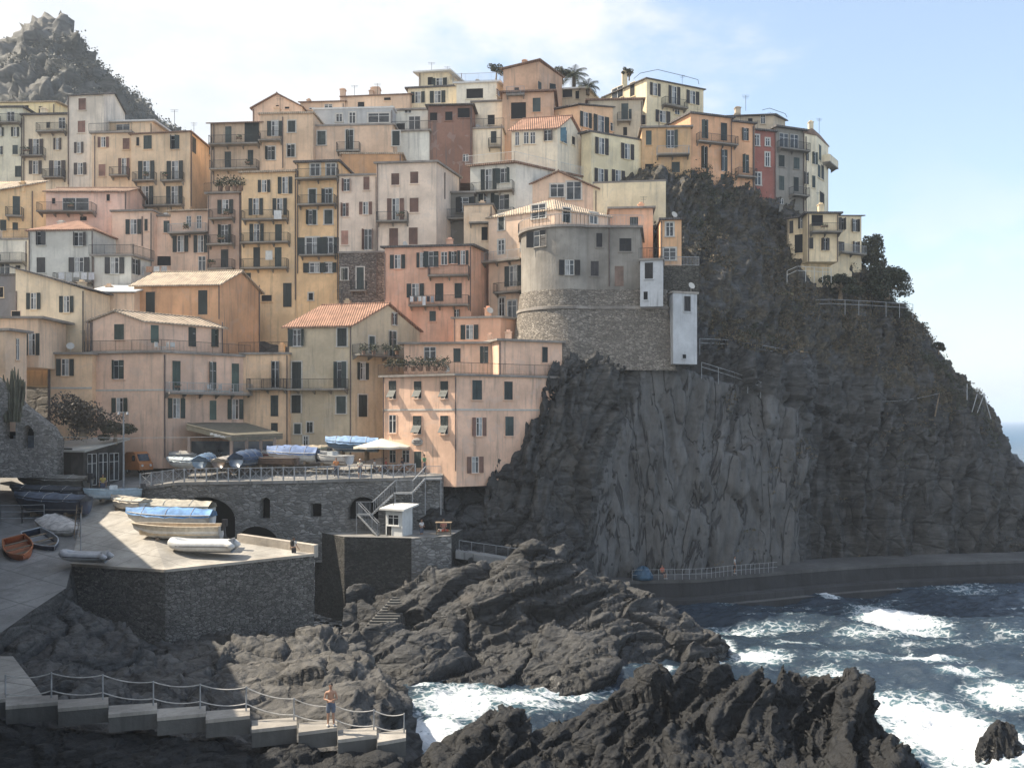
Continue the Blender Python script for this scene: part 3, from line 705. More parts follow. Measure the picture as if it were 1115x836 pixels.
    def window(s, k, px, py, sz, shut, trim):
        door = k[0] in 'dDO'
        if sz is None: sz = {'s': (8, 13.5), 'd': (8.5, 20), 'o': (7.5, 14), 'O': (8, 20), 'g': (8, 13), 'h': (6, 9), 'a': (8, 14), 'D': (9, 20)}[k[0]]
        p, u, n, ang = s.hit(px, py); l, _, _, _ = s.hit(px-sz[0]/2, py); r, _, _, _ = s.hit(px+sz[0]/2, py)
        w = min(3.2, max(.4, (r-l).dot(u))); h = sz[1]/F*p.y
        w = round(w*10)/10; h = round(h*10)/10
        if k[1:2] == 'b': shut = BROWN
        if k[1:2] == 'l': shut = BLUEG
        base = p-Vector((0, 0, h/2))-s.base
        mf = M_TRIM if trim else s.mat
        wo = link('balcony_door' if door else 'window', cached(('fr', w, h, trim, door, mf.name), lambda: frame_mesh(w, h, trim, door, mf)), s.root, base, ang)
        kk = k[0]
        if kk in 'sd':
            rr = random.Random(int(px*17+py*29)); st = rr.random(); c2 = sc(shut, rr.choice((.8, 1, 1, 1.5, 2.1)))
            lm = cached(('lf', round(w/2, 2), h, c2), lambda: leaf_mesh(w/2, h, c2)); om = cached(('lo', round(w/2, 2), h, c2), lambda: hinge_leaf(w/2, h, c2))
            if st < .34: link('pane', cached(('pn', w, h), lambda: pane_mesh(w, h, door)), wo, (0, 0, 0))
            for sg in (-1, 1):
                if st < .2 or (st < .34 and sg < 0):
                    an = math.radians(rr.choice((35, 70, 110, 150))); link('shutter', om, wo, (sg*w/2, -.03, 0), -an if sg < 0 else math.pi+an)
                else: link('shutter', lm, wo, (sg*w/4, 0, 0))
        elif kk in 'oO':
            link('pane', cached(('pn', w, h), lambda: pane_mesh(w, h, door)), wo, (0, 0, 0))
            for sg in (-1, 1): link('shutter', cached(('lf', round(w*.62, 2), h, shut), lambda: leaf_mesh(w*.62, h, shut)), wo, (sg*(w/2+w*.31+.05), -.052, 0), sg*-.12)
            cb = cached(('cu', w, h), lambda: MB().box(-w*.42, -w*.1, -.02, -.014, h*.04, h*.96).mesh('curtain', M_CURT)); link('curtain', cb, wo, (0 if hash((px, py)) % 2 else w*.5, 0, 0))
        elif kk in 'gD': link('pane', cached(('pn', w, h), lambda: pane_mesh(w, h, door)), wo, (0, 0, 0))
        elif kk == 'h': link('opening_shade_panel', cached(('hl', w, h), lambda: MB().box(-w/2, w/2, -.01, .01, 0, h).mesh('opening_shade_panel', M_DARK)), wo, (0, 0, 0))  # black panel on the uncut wall, painted shade in place of a hole
        elif kk == 'a':
            link('pane', cached(('pn', w, h), lambda: pane_mesh(w, h, door)), wo, (0, 0, 0))
            for sg in (-1, 1):
                o = link('shutter', cached(('lf', round(w/2, 2), round(h*.5, 2), shut), lambda: leaf_mesh(w/2, round(h*.5, 2), shut)), wo, (sg*w/4, -.06, h*.5))
                o.rotation_euler = (math.radians(180-38), 0, math.pi if False else 0)
                o2 = link('shutter', cached(('lf', round(w/2, 2), round(h*.48, 2), shut), lambda: leaf_mesh(w/2, round(h*.48, 2), shut)), wo, (sg*w/4, -.045, h*.52))
    def balcony(s, x0, x1, py, depth, k):
        l, u, n, ang = s.hit(x0, py); r, _, _, _ = s.hit(x1, py); w = (r-l).dot(u); c = (l+r)/2
        if (r-l).length < .3: return
        bo = MB(); bo.box(-w/2, w/2, -depth, -.003, -.16, 0)
        nb = max(2, int(w/1.6)+1)
        for i in range(nb):
            x = -w/2+.12+(w-.24)*i/(nb-1); bo.add([(x-.06,-.003,-.165),(x+.06,-.003,-.165),(x+.06,-.003,-.55),(x-.06,-.003,-.55),(x-.06,-depth*.75,-.165),(x+.06,-depth*.75,-.165)], [(0,1,2,3),(4,5,1,0),(3,2,5,4),(0,3,4),(1,5,2)])
        b = bo.build('balcony', M_SLAB, s.root, c-s.base); b.rotation_euler = (0, 0, ang)
        g = MB(); e = .04
        P_ = [(-w/2+e, -.02, 0), (-w/2+e, -depth+e, 0), (w/2-e, -depth+e, 0), (w/2-e, -.02, 0)]
        if k == 'X':
            for a, c_ in zip(P_[:-1], P_[1:]):
                d = Vector(c_)-Vector(a); L_ = d.length; an = math.atan2(d.y, d.x)
                g.box(0, L_, -.03, .03, 0, .95, Matrix.Translation(a) @ Matrix.Rotation(an, 4, 'Z'))
            g.build('parapet', s.mat, b)
        else:
            for a, c_ in zip(P_[:-1], P_[1:]): rail_line(g, a, c_, .95)
            g.build('railing', M_IRON if k == 'B' else M_GALV, b)
            rr = random.Random(int(x0*31+py*17))
            if rr.random() < .5 and w > 1.2:
                f_ = MB(); x = rr.uniform(-w/2+.5, w/2-.5); bw = rr.uniform(.25,.5); f_.box(x-bw, x+bw, -depth-.12, -depth+.1, .45, .62)
                f_.cur = 1
                for _ in range(70):
                    c = Vector((x+rr.uniform(-bw,bw)*1.05, -depth+rr.gauss(0,.1), .68+rr.gauss(0,.16)-.1*rr.random())); a = Vector((rr.gauss(0,1),rr.gauss(0,1),rr.gauss(0,1))).normalized()*.1; e_ = a.orthogonal().normalized()*.06; f_.add([c-a, c+e_, c+a, c-e_], [(0,1,2,3)])
                f_.build('flower_box', [T_BROWN, M_FOL], b)
    def pipe(s, px, y0, y1):
        p, u, n, ang = s.hit(px, y0); q = Vector((p.x, p.y, Z(y1, p.y)))
        MB().bar(p+n*.09-s.base, q+n*.09-s.base, .06).build('downpipe', M_PIPE, s.root)
    def course(s, py):
        for a, b_, x0, x1 in s.faces:
            d = (b_-a); u = d.normalized(); ang = math.atan2(u.y, u.x); z = Z(py, s.faces[0][1].y)-s.base.z
            M_ = Matrix.Translation((a.x-s.base.x, a.y-s.base.y, z)) @ Matrix.Rotation(ang, 4, 'Z')
            MB().box(.0, d.length, -.04, -.002, 0, .16, M_).build('string_course', M_TRIM, s.root)
    def chimney(s, px, py, w):
        c = sum((Vector((x, y, 0)) for x, y in s.L), Vector())/4+s.base; Y = c.y
        for a in (0,): pass
        x = (px-CX)/F*Y; zt = Z(py, Y)
        M_ = Matrix.Translation((x-s.base.x, Y-s.base.y, 0)); b = MB()
        z0 = s.z1-.2; z1 = max(z0+.8, zt-s.base.z)
        b.box(-w/2, w/2, -w/2, w/2, z0, z1-.25, M_); b.box(-w/2-.08, w/2+.08, -w/2-.08, w/2+.08, z1-.25, z1-.15, M_); b.box(-w/2+.1, w/2-.1, -w/2+.1, w/2-.1, z1-.15, z1, M_)
        b.build('chimney', T_BROWN if False else s.mat, s.roof or s.root)
def rail_line(g, a, b_, h, sp=.14, r=.012):
    a = Vector(a); b_ = Vector(b_); d = b_-a; L_ = d.length; n = max(2, int(L_/sp))
    up = Vector((0, 0, h))
    g.bar(a+up, b_+up, .028, n=4); g.bar(a+Vector((0,0,.08)), b_+Vector((0,0,.08)), .018, n=4)
    for i in range(n+1):
        p = a+d*(i/n); rr = .026 if i % 12 == 0 or i == n else r
        g.bar(p, p+up, rr, n=4, cap=False)

def HS(label, col, *blocks, **kw):
    name = kw.pop('name', 'house'); h = House(name, label, col, **kw)
    for b in blocks:
        b = dict(b); h.block(b.pop('ch'), b.pop('t'), b.pop('b'), **b)
    return h
# ---- front row on the piazza
HS('pink corner house with gable front and long café tables terrace, pale bleached roof', (184,148,126),
   dict(ch=[(98,85),(177,83.5),(268,89.5)], t=384, b=510, roof=('terrace', None, .3), cr='d4', wins='s 230 615 50 95; o 235 795 32 75; d 520 645 40 150; d 705 648 36 145; d 818 655 36 140; K 462 880 735 1.1; O 520 810 36 100; d 705 820 34 100; O 818 815 34 100; L 525; L 722; P 75 370 1060; P 460 540 1060'),
   dict(ch=[(98,85.4),(156,84.8),(243,91)], t=350, b=384, roof=('gable', 1, .95, T_PALE, .3), cr='d4', wins='s 232 425 50 78; d 410 435 40 90; d 600 450 38 95; d 715 455 38 90; P 95 375 520'), name='pink_house', shut=(.03,.045,.036))
HS('peach narrow house between pink corner house and olive house', (192,155,118),
   dict(ch=[(262,89.3),(314,88.8)], t=386, b=520, roof=('terrace', None, .15), depth=7, cr='d5', wins='d 55 600 48 165; B -100 125 685 1; d 50 790 48 125; s 50 930 40 70'), name='peach_house')
HS('olive house with orange tiled gable roof above blue boats', (160,143,118),
   dict(ch=[(313,89.5),(383,88),(457,95)], t=354, b=512, roof=('gable', 0, 2.5, T_ORANGE, .35), cr='d5', wins='s 187 378 52 105; s 460 375 58 108; d 185 605 54 165; d 458 605 58 165; B 0 500 688 1.1; d 182 780 54 110; s 455 785 56 105; sb 778 265 22 70; d 640 420 34 100; d 768 415 38 150; B 520 880 490 1.2; o 585 580 30 105; d 585 790 54 130; P 512 300 1100; s 190 930 40 60; s 265 920 32 62; g 240 1010 30 70; d 20 960 40 120'),
   trim=True, name='olive_house')
h = HS('pink front house with sunlit side of tilted shutters, roof terrace on top', (196,154,128),
   dict(ch=[(417,84),(497,80.5),(612,86)], t=409, b=530, roof=('terrace', None, .3), cr='d6', wins='a 122 372 36 85; a 243 372 36 85; a 370 372 36 85; g 122 535 34 85; a 240 540 38 90; a 370 540 38 90; d 243 705 36 75; g 122 690 30 60; g 185 690 36 60; s 525 372 46 92; s 675 375 42 88; ob 535 548 26 86; s 680 545 40 90; ob 516 730 34 80; L 470; P 425 310 760'),
   dict(ch=[(543,84),(612,86.6)], t=371, b=412, roof=('flat',None,.3), depth=7, cr='d6', wins='s 850 203 26 76'),
   dict(ch=[(440,86.6),(545,85.8)], t=375, b=410, roof=('flat',None,.45), depth=6, cr='d6', wins='g 300 200 60 70; d 430 205 34 62; d 560 203 38 78'), name='pink_house', dirt=.8)
PINKF = h
HS('peach house with double door behind pink front house roof terrace', (205,150,118),
   dict(ch=[(494,92),(545,91),(570,94)], t=346, b=385, roof=('flat',), cr='d6', wins='O 490 95 36 70'), name='peach_house')
# ---- left edge
HS('peach flat roofed house at the left edge beside spiky plant', (196,162,132),
   dict(ch=[(-60,78),(6,76.5),(29,79)], t=360, b=470, roof=('flat',None,.4), cr='e1', wins='g 105 280 20 130'),
   dict(ch=[(-60,81),(42,81)], t=347, b=400, roof=('flat',None,.5), depth=5, cr='e1', wins='O 195 250 40 130; h 98 66 50 30'), name='peach_house')
HS('cream house with sloping roof line and two shuttered windows by white roofed annex', (226,200,165),
   dict(ch=[(-60,88.5),(18,88)], t=301, b=420, roof=('flat',T_GREY,.1), depth=7, cr='B', mat=plaster((.2,.19,.19)), wins='h 10 660 20 60'),
   dict(ch=[(17,87),(92,86.4)], t=316, b=420, roof=('shed', 1, 2.2, T_GREY), depth=7, cr='B', wins='o 205 713 38 100; o 405 732 34 100; d 295 930 60 110'), name='cream_house')
HS('orange ground floor house with open shutters left of pink gable, grey flat roof', (205,165,125),
   dict(ch=[(52,84),(100,84)], t=386, b=500, roof=('flat',None,.35), depth=6, cr='e1', wins='o 397 390 44 105; L 520; P 305 330 745'), name='orange_house')
HS('small annex house with bright white lean-to roof', (214,180,150),
   dict(ch=[(98,91),(146,91)], t=319, b=372, roof=('shed', 0, 1.5, M_WHITE), depth=5, cr='B', wins='d 635 745 52 95; P 550 680 800'), name='annex_house')
HS('ochre house with bright bleached gable roof and plain pale right wall', (176,128,86),
   dict(ch=[(146,92.5),(239,91.5),(283,97.5)], t=309.5, b=400, roof=('gable', 0, 1.75, T_PALE, .35), cr='d4', wins='d 390 278 46 110; d 655 275 48 120; P 738 190 360'), name='ochre_house')
# ---- second rows, left
HS('pale grey house with hipped orange roof, laundry balcony', (166,164,160),
   dict(ch=[(31,98),(101,97.5)], t=252, b=330, roof=('hip', 1.9, T_ORANGE), depth=7, cr='B', wins='s 252 333 55 80; s 478 337 55 80; s 250 495 55 95; O 482 492 52 90; B 350 585 600 1; P 562 290 620; C 375 225'),
   dict(ch=[(101,96.8),(143,96.8),(164,100)], t=279, b=330, roof=('terrace',None,.25), cr='B', wins='o 697 497 50 100; s 820 505 34 95'), name='grey_house', shut=(.05,.047,.047))
HS('white house with railed terrace at the left edge above the cream house', (204,196,184),
   dict(ch=[(-60,101.5),(30,101)], t=262, b=335, roof=('terrace',T_FLAT,.2), depth=4, cr='B', wins='g 30 520 60 70; B 0 165 478 1; h 110 520 30 50'), name='white_house')
HS('yellow ochre house with balcony door under grey lean-to roof at far left', (204,165,112),
   dict(ch=[(-60,105),(-1,104.5),(50,105.5)], t=208, b=262, roof=('shed', 0, 1.4, T_PALE), cr='A', wins='d 75 685 34 85; B 35 110 735; s 15 775 30 50; s 70 780 26 34; P 148 620 800'), name='yellow_house')
HS('pink house with deep porch loggia and low gable right of the yellow house', (190,150,134),
   dict(ch=[(50,104),(138,104)], t=209, b=262, roof=('gable', 0, 1.1, T_BROWN, .3), depth=6, cr='A', wins='D 345 685 120 70; B 190 440 718 1.3; h 245 665 16 28; h 493 650 14 30; h 380 745 30 18'), name='pink_house')
HS('salmon flat topped house with red pipe above the ochre house', (200,163,140),
   dict(ch=[(122,102.5),(166,102)], t=231, b=300, roof=('flat',None,.2), depth=8, cr='B', wins='O 812 262 40 92; s 888 252 22 72; P 865 200 380'),
   dict(ch=[(165,103),(192,103)], t=236, b=300, roof=('flat',None,.15), depth=6, cr='B', wins='s 1012 262 38 72; h 1000 470 90 60; h 885 380 22 22'), name='salmon_house')
HS('ochre corner house with long balconies and curved buttress, lower roof tiled', (180,152,120),
   dict(ch=[(143,109.5),(207,108.5),(231,116)], t=144, b=250, roof=('hip', 1.3, T_BROWN), cr='A', wins='h 628 395 10 40; s 673 398 38 62; s 798 398 38 62; O 667 525 30 85; O 797 525 30 85; B 618 715 575; B 745 840 575; O 662 640 30 85; O 795 640 30 85; B 610 840 688; d 882 410 18 70; s 955 435 10 45; P 868 350 690'), name='ochre_house')
HS('peach house with roof terrace rail and brown shutters right of tall narrow house', (196,166,132),
   dict(ch=[(100,111),(143,110.6)], t=146, b=240, roof=('terrace',None,.25), depth=7, cr='A', wins='ob 471 397 22 46; sb 575 405 32 52; sb 465 525 32 54; Ob 565 512 20 84; B 512 592 552; P 432 370 600'),
   dict(ch=[(113,114),(166,113.5)], t=134, b=150, roof=('flat', M_WHITE, .4), depth=5, cr='A', wins='g 560 330 60 30'), name='peach_house')
HS('tall narrow greige house with brown shutters, highest at left', (176,164,152),
   dict(ch=[(75,112.5),(113,112),(136,119)], t=103, b=240, roof=('gable', 0, 1.3, T_GREY, .25), cr='A', wins='sb 375 225 34 54; sb 372 327 34 54; o 360 422 18 50; o 366 518 24 54; P 312 190 590'), name='tower_house', shut=(.07,.055,.05))
HS('cream house with three floors of open shutters left of tall narrow house', (186,168,142),
   dict(ch=[(25,113.3),(74,113)], t=126, b=240, roof=('flat',T_GREY,.3), depth=8, cr='A', wins='h 220 320 18 28; D 283 310 30 50; B 180 305 352; O 165 420 28 76; B 108 210 462; o 262 405 14 52; o 162 512 24 60; O 262 520 32 80; B 208 300 560; C 200 240'), name='cream_house', shut=(.06,.045,.04))
HS('greyish house with curved windows at the left edge of the upper town', (176,170,150),
   dict(ch=[(-60,113.8),(25,113.6)], t=118, b=240, roof=('flat',T_GREY,.3), depth=8, cr='A', wins='D 50 285 36 52; B 0 100 312; o 0 350 12 40; o 70 350 14 42; s 5 435 18 40; s 70 432 24 42; d 85 530 30 50; P 100 290 600'), name='grey_house')
HS('low yellow attic house with grey roof on the upper left skyline', (200,180,130),
   dict(ch=[(-60,119),(60,118.5)], t=113, b=140, roof=('shed',0,.8,T_PALE), depth=7, cr='A', wins='h 123 245 16 30; h 185 250 16 30'), name='attic_house')
# ---- second rows, centre
HS('dusky pink house with white French windows above ochre house roof', (178,144,122),
   dict(ch=[(186,102.6),(228,102)], t=231, b=330, roof=('shed',0,.7,T_PALE), depth=7, cr='c4', wins='D 88 175 30 70; D 150 178 30 80; K -20 210 245 .9; o 38 310 38 100; o 160 310 36 105; D 168 430 46 90'), name='pink_house')
HS('mauve narrow house with three single balconies and plants on top', (160,128,110),
   dict(ch=[(226,101.6),(264,101)], t=212, b=330, roof=('terrace',None,.3), depth=7, cr='c4', wins='o 310 85 40 85; B 230 370 160; d 305 250 46 110; B 215 370 315; d 305 400 44 110; B 220 370 462; P 398 0 500'), name='mauve_house')
HS('ochre tall house with three rows of double balconies', (194,158,112),
   dict(ch=[(263,100.6),(323,100)], t=189, b=378, roof=('flat',T_PALE,.3), depth=8, cr='c4', wins='o 495 85 36 100; o 640 85 36 100; B 425 695 165; O 500 245 34 110; d 632 245 44 110; B 415 705 303; d 500 390 44 120; d 630 390 44 120; B 415 695 458; s 447 510 34 50; d 686 620 50 145; o 545 -40 32 75; o 672 -45 34 100; P 735 -60 650; h 560 640 60 40'), name='ochre_house')
HS('orange tall house with glazed loggia on top, plant in lowest window', (204,162,108),
   dict(ch=[(323,99.8),(369,99.3)], t=178, b=378, roof=('flat',T_GREY,.35), depth=8, cr='c4', wins='D 855 -140 60 75; D 950 -140 60 75; B 750 1000 -82 1; d 838 30 44 100; d 935 25 44 100; B 760 985 75; s 838 150 46 84; s 935 148 46 84; O 838 325 80 108; O 935 320 56 100; B 772 985 380; o 850 455 60 60; o 935 455 40 60; h 828 630 28 44; P 992 -60 650'), name='orange_house', trim=True)
HS('rough grey stone house with two white framed openings', (130,120,110),
   dict(ch=[(369,97.8),(420,97.4)], t=276, b=345, roof=('flat',None,.1), depth=6, cr='c6', wins='s 85 605 40 72; d 180 630 42 130; B 125 220 705 .6; P 280 480 740'), name='stone_house', trim=True, wallmat=masonry('rubble_stone_wall', (.24,.21,.185), 2.6))
HS('large pinkish beige house with brown shutters in the middle of town', (188,166,150),
   dict(ch=[(369,99),(411,98.6)], t=192, b=290, roof=('flat',None,.15), depth=8, cr='c6', wins='sb 98 65 38 76; sb 218 55 38 82; sb 92 215 38 82; ob 213 205 32 78; sb 86 385 44 86; db 228 395 46 125'),
   dict(ch=[(410,98.2),(475,97.6),(501,104)], t=177, b=290, roof=('flat',T_FLAT,.25), cr='c6', wins='sb 393 30 48 70; sb 508 20 50 70; Ob 395 212 42 130; B 285 475 288; sb 507 187 54 90; db 383 390 52 125; sb 502 375 52 105; P 690 -10 150'),
   dict(ch=[(372,106),(437,106)], t=168, b=195, roof=('flat',T_PALE,.2), depth=3, mat=plaster((.55,.32,.17))), name='beige_house', shut=BROWN)
HS('salmon house with arched row of windows and laundry line', (184,134,108),
   dict(ch=[(419,95.5),(513,94.4),(541,101)], t=268, b=400, roof=('flat',T_GREY,.35), cr='c6', wins='o 407 530 36 86; o 556 520 26 90; s 625 515 60 95; g 690 510 40 80; s 750 505 32 75; o 803 505 30 85; B 600 845 615 1; o 515 705 46 84; d 660 715 48 105; d 775 705 46 90; B 485 845 795 1; P 850 440 830; P 330 480 760; s 620 860 40 60; s 765 850 30 60'), name='salmon_house')
HS('dark grey recessed house with balcony next to the large beige house', (104,100,96),
   dict(ch=[(477,101.5),(516,101.2)], t=211, b=280, roof=('flat',None,.2), depth=6, cr='c6', wins='s 692 195 46 100; s 800 185 80 90; B 640 840 275 1.1'), name='grey_house', shut=(.02,.023,.025))
HS('white house with four balconies and white railed roof terrace', (176,172,166),
   dict(ch=[(512,103),(562,101.5),(634,107.5)], t=178, b=260, roof=('terrace',T_BROWN,.4,M_WHITE), cr='d2', wins='O 128 102 30 90; s 198 85 40 64; B 60 240 155 1; O 120 205 30 90; s 195 200 44 64; B 50 245 272 1'), name='white_house')
HS('small cream house left of round tower, low parapet roof', (200,170,140),
   dict(ch=[(505,98.6),(536,98.3)], t=224, b=275, roof=('flat',None,.15), depth=3.5, cr='c6', wins='h 935 360 40 80; X 845 970 295 .8'), name='cream_house')
HS('pinkish house with hipped pale roof behind the round tower', (182,152,130),
   dict(ch=[(532,97.5),(604,93.5),(664,97)], t=229, b=345, roof=('hip', 2.0, T_PALE), cr='d2', wins='s 183 288 24 66; g 345 240 60 60; D 183 395 26 64; D 278 380 20 70; K 110 280 455 1; d 465 257 32 62; D 582 270 32 50; O 235 520 30 90; B 165 275 590 1; g 185 655 24 84; g 230 665 40 80'),
   dict(ch=[(566,103),(650,102.5)], t=207, b=235, roof=('gable', 1, 2.0, T_BROWN, .35), depth=6, cr='d2', wins='g 425 150 60 55; g 497 150 62 80'), name='pink_house', trim=True)
HS('low orange house between round tower and cream retaining wall', (190,140,108),
   dict(ch=[(664,97.4),(711,97)], t=228, b=290, roof=('flat',None,.3), depth=6, cr='d2', wins='d 757 300 34 70'), name='orange_house')
HS('plain cream terrace block with pergola below the dark cliff top', (208,188,152),
   dict(ch=[(646,102.5),(725,101.5)], t=200, b=262, roof=('flat',None,.05), depth=4), name='terrace_block')
HS('slim orange house with two white framed windows against the rock', (190,142,96),
   dict(ch=[(719,94.6),(742,94.4)], t=240, b=300, roof=('flat',T_GREY,.3), depth=5, cr='d2', wins='g 912 318 34 60; g 912 425 52 52'), name='orange_house', trim=True)
# ---- round tower on its bastion
M_BAST = masonry('bastion_masonry', (.30,.265,.225), 3.0, .55, .6)
M_TOWER = concrete('tower_render', (.30,.275,.24), .5)
def round_tower():
    bx, by = XY(615, 92.6); r = 4.55
    t = thing('tower_house', 'round grey tower house with balcony roof on a stone bastion', 'house', (bx, by, Z(315, 88)))
    s = House('x', '', (150,140,125)); s.mat = M_TOWER; s.root = t; s.base = Vector((bx, by, Z(315, 88))); s.trim = False
    zt = Z(247, 88)-s.base.z
    arc = [(r*math.cos(a), r*math.sin(a)) for a in [math.radians(x) for x in range(170, 300, 5)]]
    pr = [Vector((*XY(697, 88.6), 0))-Vector((bx, by, 0)), Vector((*XY(700, 96), 0))-Vector((bx, by, 0))]
    poly = arc+[(pr[0].x, pr[0].y), (pr[1].x, pr[1].y), (-r*.98, 5)]
    MB().prism(poly, -.6, zt).build('wall', M_TOWER, t)
    ro = [(x*1.07, y*1.07) for x, y in arc]+[(pr[0].x+.25, pr[0].y-.25), (pr[1].x+.2, pr[1].y), (-r*1.05, 5)]
    s.roof = MB().prism(ro, zt, zt+.22).build('roof', T_FLAT, t); s.L = [(0, 0)]*4; s.z1 = zt
    g = MB()
    for a, b_ in zip(ro[:27], ro[1:27]): rail_line(g, (*a, zt+.22), (*b_, zt+.22), 1.0, .16)
    g.build('railing', M_GALV, t)
    W = Vector((bx, by, 0)); k = len(arc)
    s.faces = [(Vector((*arc[i], 0))+W, Vector((*arc[i+1], 0))+W, 0, 0) for i in range(6, k-1)]+[(Vector((*arc[-1], 0))+W, pr[0]+W, 0, 0)]
    ox, oy, q = CROPS['d2']
    for kk, x, y, w_, h_ in (('s',350,358,52,70),('s',607,365,28,60),('o',478,483,40,64),('s',587,488,34,66),('s',720,385,54,56),('d',693,520,38,88)):
        s.window(kk, ox+x/q, oy+y/q, (w_/q, h_/q), DARKB if kk != 'd' else (.09,.06,.045), False)
    s.pipe(ox+650/q, oy+310/q, oy+565/q)
    # bastion: flared rubble wall with a stone ledge
    b = thing('stone_bastion', 'flared rubble stone bastion under the round grey tower', 'bastion', (bx, by, Z(400, 88)))
    z0 = Z(402, 86)-b.location.z; z1 = s.base.z-b.location.z
    ring = lambda f, e: [(x*f, y*f) for x, y in arc]+[(pr[0].x+e+2.4, pr[0].y-.35*e-.4), (pr[1].x+e+3, pr[1].y), (-r*f, 6)]
    m_ = MB(); prof = [(z0, 1.36, 1.), (z1-5, 1.2, .7), (z1-1.9, 1.08, .3), (z1+.02, 1.035, .15)]
    n_ = len(ring(1, 0)); vs = []
    for z, f, e in prof: vs += [(x, y, z) for x, y in ring(f, e)]
    fs = [(k*n_+i, k*n_+(i+1) % n_, (k+1)*n_+(i+1) % n_, (k+1)*n_+i) for k in range(len(prof)-1) for i in range(n_)]
    m_.add(vs, fs+[tuple(range(3*n_, 4*n_))]); m_.build('wall', M_BAST, b)
    l_ = MB(); o_ = ring(1.11, .42); i_ = ring(1.04, .1); vs = [(x, y, z1-1.95) for x, y in o_]+[(x, y, z1-1.68) for x, y in o_]+[(x, y, z1-1.6) for x, y in i_]
    l_.add(vs, [(k*n_+i, k*n_+(i+1) % n_, (k+1)*n_+(i+1) % n_, (k+1)*n_+i) for k in (0, 1) for i in range(n_-1)]); l_.build('ledge', T_FLAT, b)
round_tower()
M_WW = plaster((.52,.53,.54), .7)
HS('short whitewashed house with one shutter right of the round tower', (190,190,192),
   dict(ch=[(697,87.4),(722,87)], t=284, b=334, roof=('terrace',None,.15), depth=4, cr='d2', wins='s 822 497 34 72; h 808 605 14 34'), name='whitewashed_house', wallmat=M_WW, shut=DARKB)
HS('tall blank whitewashed house with one high window on the cliff', (190,192,196),
   dict(ch=[(728,88.6),(733,87),(759,87.8)], t=319, b=396, roof=('flat',None,.12), cr='d2', wins='s 988 640 26 66; h 975 868 8 18'), name='whitewashed_house', wallmat=M_WW, shut=DARKB)
o = MB(); a0, a1 = XY(721, 89.5), XY(761, 89.8); a2, a3 = XY(761, 94), XY(721, 94)
w_ = thing('stone_wall', 'dark stone wall above the tall whitewashed house', 'wall', (a0[0], a0[1], Z(320, 89)))
MB().prism([(p_[0]-a0[0], p_[1]-a0[1]) for p_ in (a0, a1, a2, a3)], -.5, Z(288, 89)-Z(320, 89)).build('wall_body', masonry('dark_stone_wall', (.13,.12,.1), 3.), w_)
g = MB(); rail_line(g, (0, .1, Z(288, 89)-Z(320, 89)), (a1[0]-a0[0], .3, Z(288, 89)-Z(320, 89)), .9); g.build('railing', M_GALV, w_)
# ---- upper town
HS('ochre back house with two iron balcony floors at left skyline of centre', (160,134,110),
   dict(ch=[(229,107.7),(284,107.2)], t=135, b=220, roof=('gable',0,1.3,T_BROWN,.4), depth=8, cr='c3', wins='d 328 322 40 110; d 470 310 90 140; B 225 520 380 1; d 325 470 40 100; d 462 455 36 90; B 230 515 530 1; P 240 250 620'), name='ochre_house')
HS('tan house with white framed windows and one loggia on upper left', (176,146,118),
   dict(ch=[(283,107),(341,106.6)], t=125, b=220, roof=('flat',T_PALE,.2), depth=8, cr='c3', wins='O 610 280 40 90; B 520 655 355 .8; s 712 268 44 72; s 588 430 44 80; s 708 415 44 76; P 658 210 520; C 625 150'), name='tan_house', trim=True)
HS('peach gable house peeping over the ochre back house', (196,160,132),
   dict(ch=[(275,117),(329,116.6)], t=118, b=150, roof=('gable',1,1.75,T_BROWN,.3), depth=7, cr='c3', wins='h 625 155 16 30; h 684 155 26 14'), name='peach_house')
HS('long brown house with arched white roof terrace wall', (174,144,120),
   dict(ch=[(340,107.6),(428,107)], t=138, b=200, roof=('flat',None,.2), depth=4, cr='c3', wins='s 893 338 48 84; d 1063 348 46 120; B 990 1130 420 .8; s 1345 340 46 90'),
   dict(ch=[(341,111.6),(428,111)], t=119.5, b=138, roof=('flat',M_WHITE,.1), depth=5, cr='c3', mat=plaster((.50,.50,.49)), wins='g 1000 215 40 50; D 1080 215 40 70; g 1240 215 130 60'), name='brown_house', trim=True)
HS('long brown back house with small attic windows and chimney stacks', (176,146,122),
   dict(ch=[(327,118.4),(375,118)], t=112, b=150, roof=('gable',0,.9,T_BROWN,.25), depth=7, cr='c3', wins='g 835 158 36 14; g 935 148 50 30'),
   dict(ch=[(372,118.6),(446,117.6)], t=106, b=150, roof=('gable',0,.9,T_BROWN,.25), depth=7, cr='c5', wins='h 185 302 40 30; h 345 268 40 20; C 75 205; C 275 200 1.2'), name='brown_house')
HS('white house with glazed terrace and blank white lower wall', (190,188,182),
   dict(ch=[(429,109.6),(467,109.2)], t=144, b=200, roof=('terrace',None,.25), depth=4, cr='c5', wins=''),
   dict(ch=[(430,113),(467,112.6)], t=121, b=146, roof=('flat',None,.3), depth=5, cr='c5', wins='D 510 415 70 85; g 470 340 40 30; h 425 440 50 50'), name='white_house')
HS('dark rust red house with blank streaked wall', (118,82,68),
   dict(ch=[(466,109.9),(514,109.6)], t=116, b=200, roof=('shed',0,.6,T_GREY), depth=7, cr='c5', wins='h 625 375 46 50; h 718 372 46 54; h 808 352 74 60; g 820 625 32 44'), name='rust_house', dirt=1.)
HS('cream house with white pergola frame on the skyline', (196,178,146),
   dict(ch=[(444,119),(505,118)], t=97, b=130, roof=('flat',T_GREY,.3), depth=5, cr='c5', wins='O 530 258 36 70; O 650 255 40 74'),
   dict(ch=[(456,119.5),(488,119),(503,123)], t=79, b=98, roof=('flat',M_WHITE,.6), cr='c5', wins='O 660 170 40 60; h 605 160 30 50'), name='cream_house')
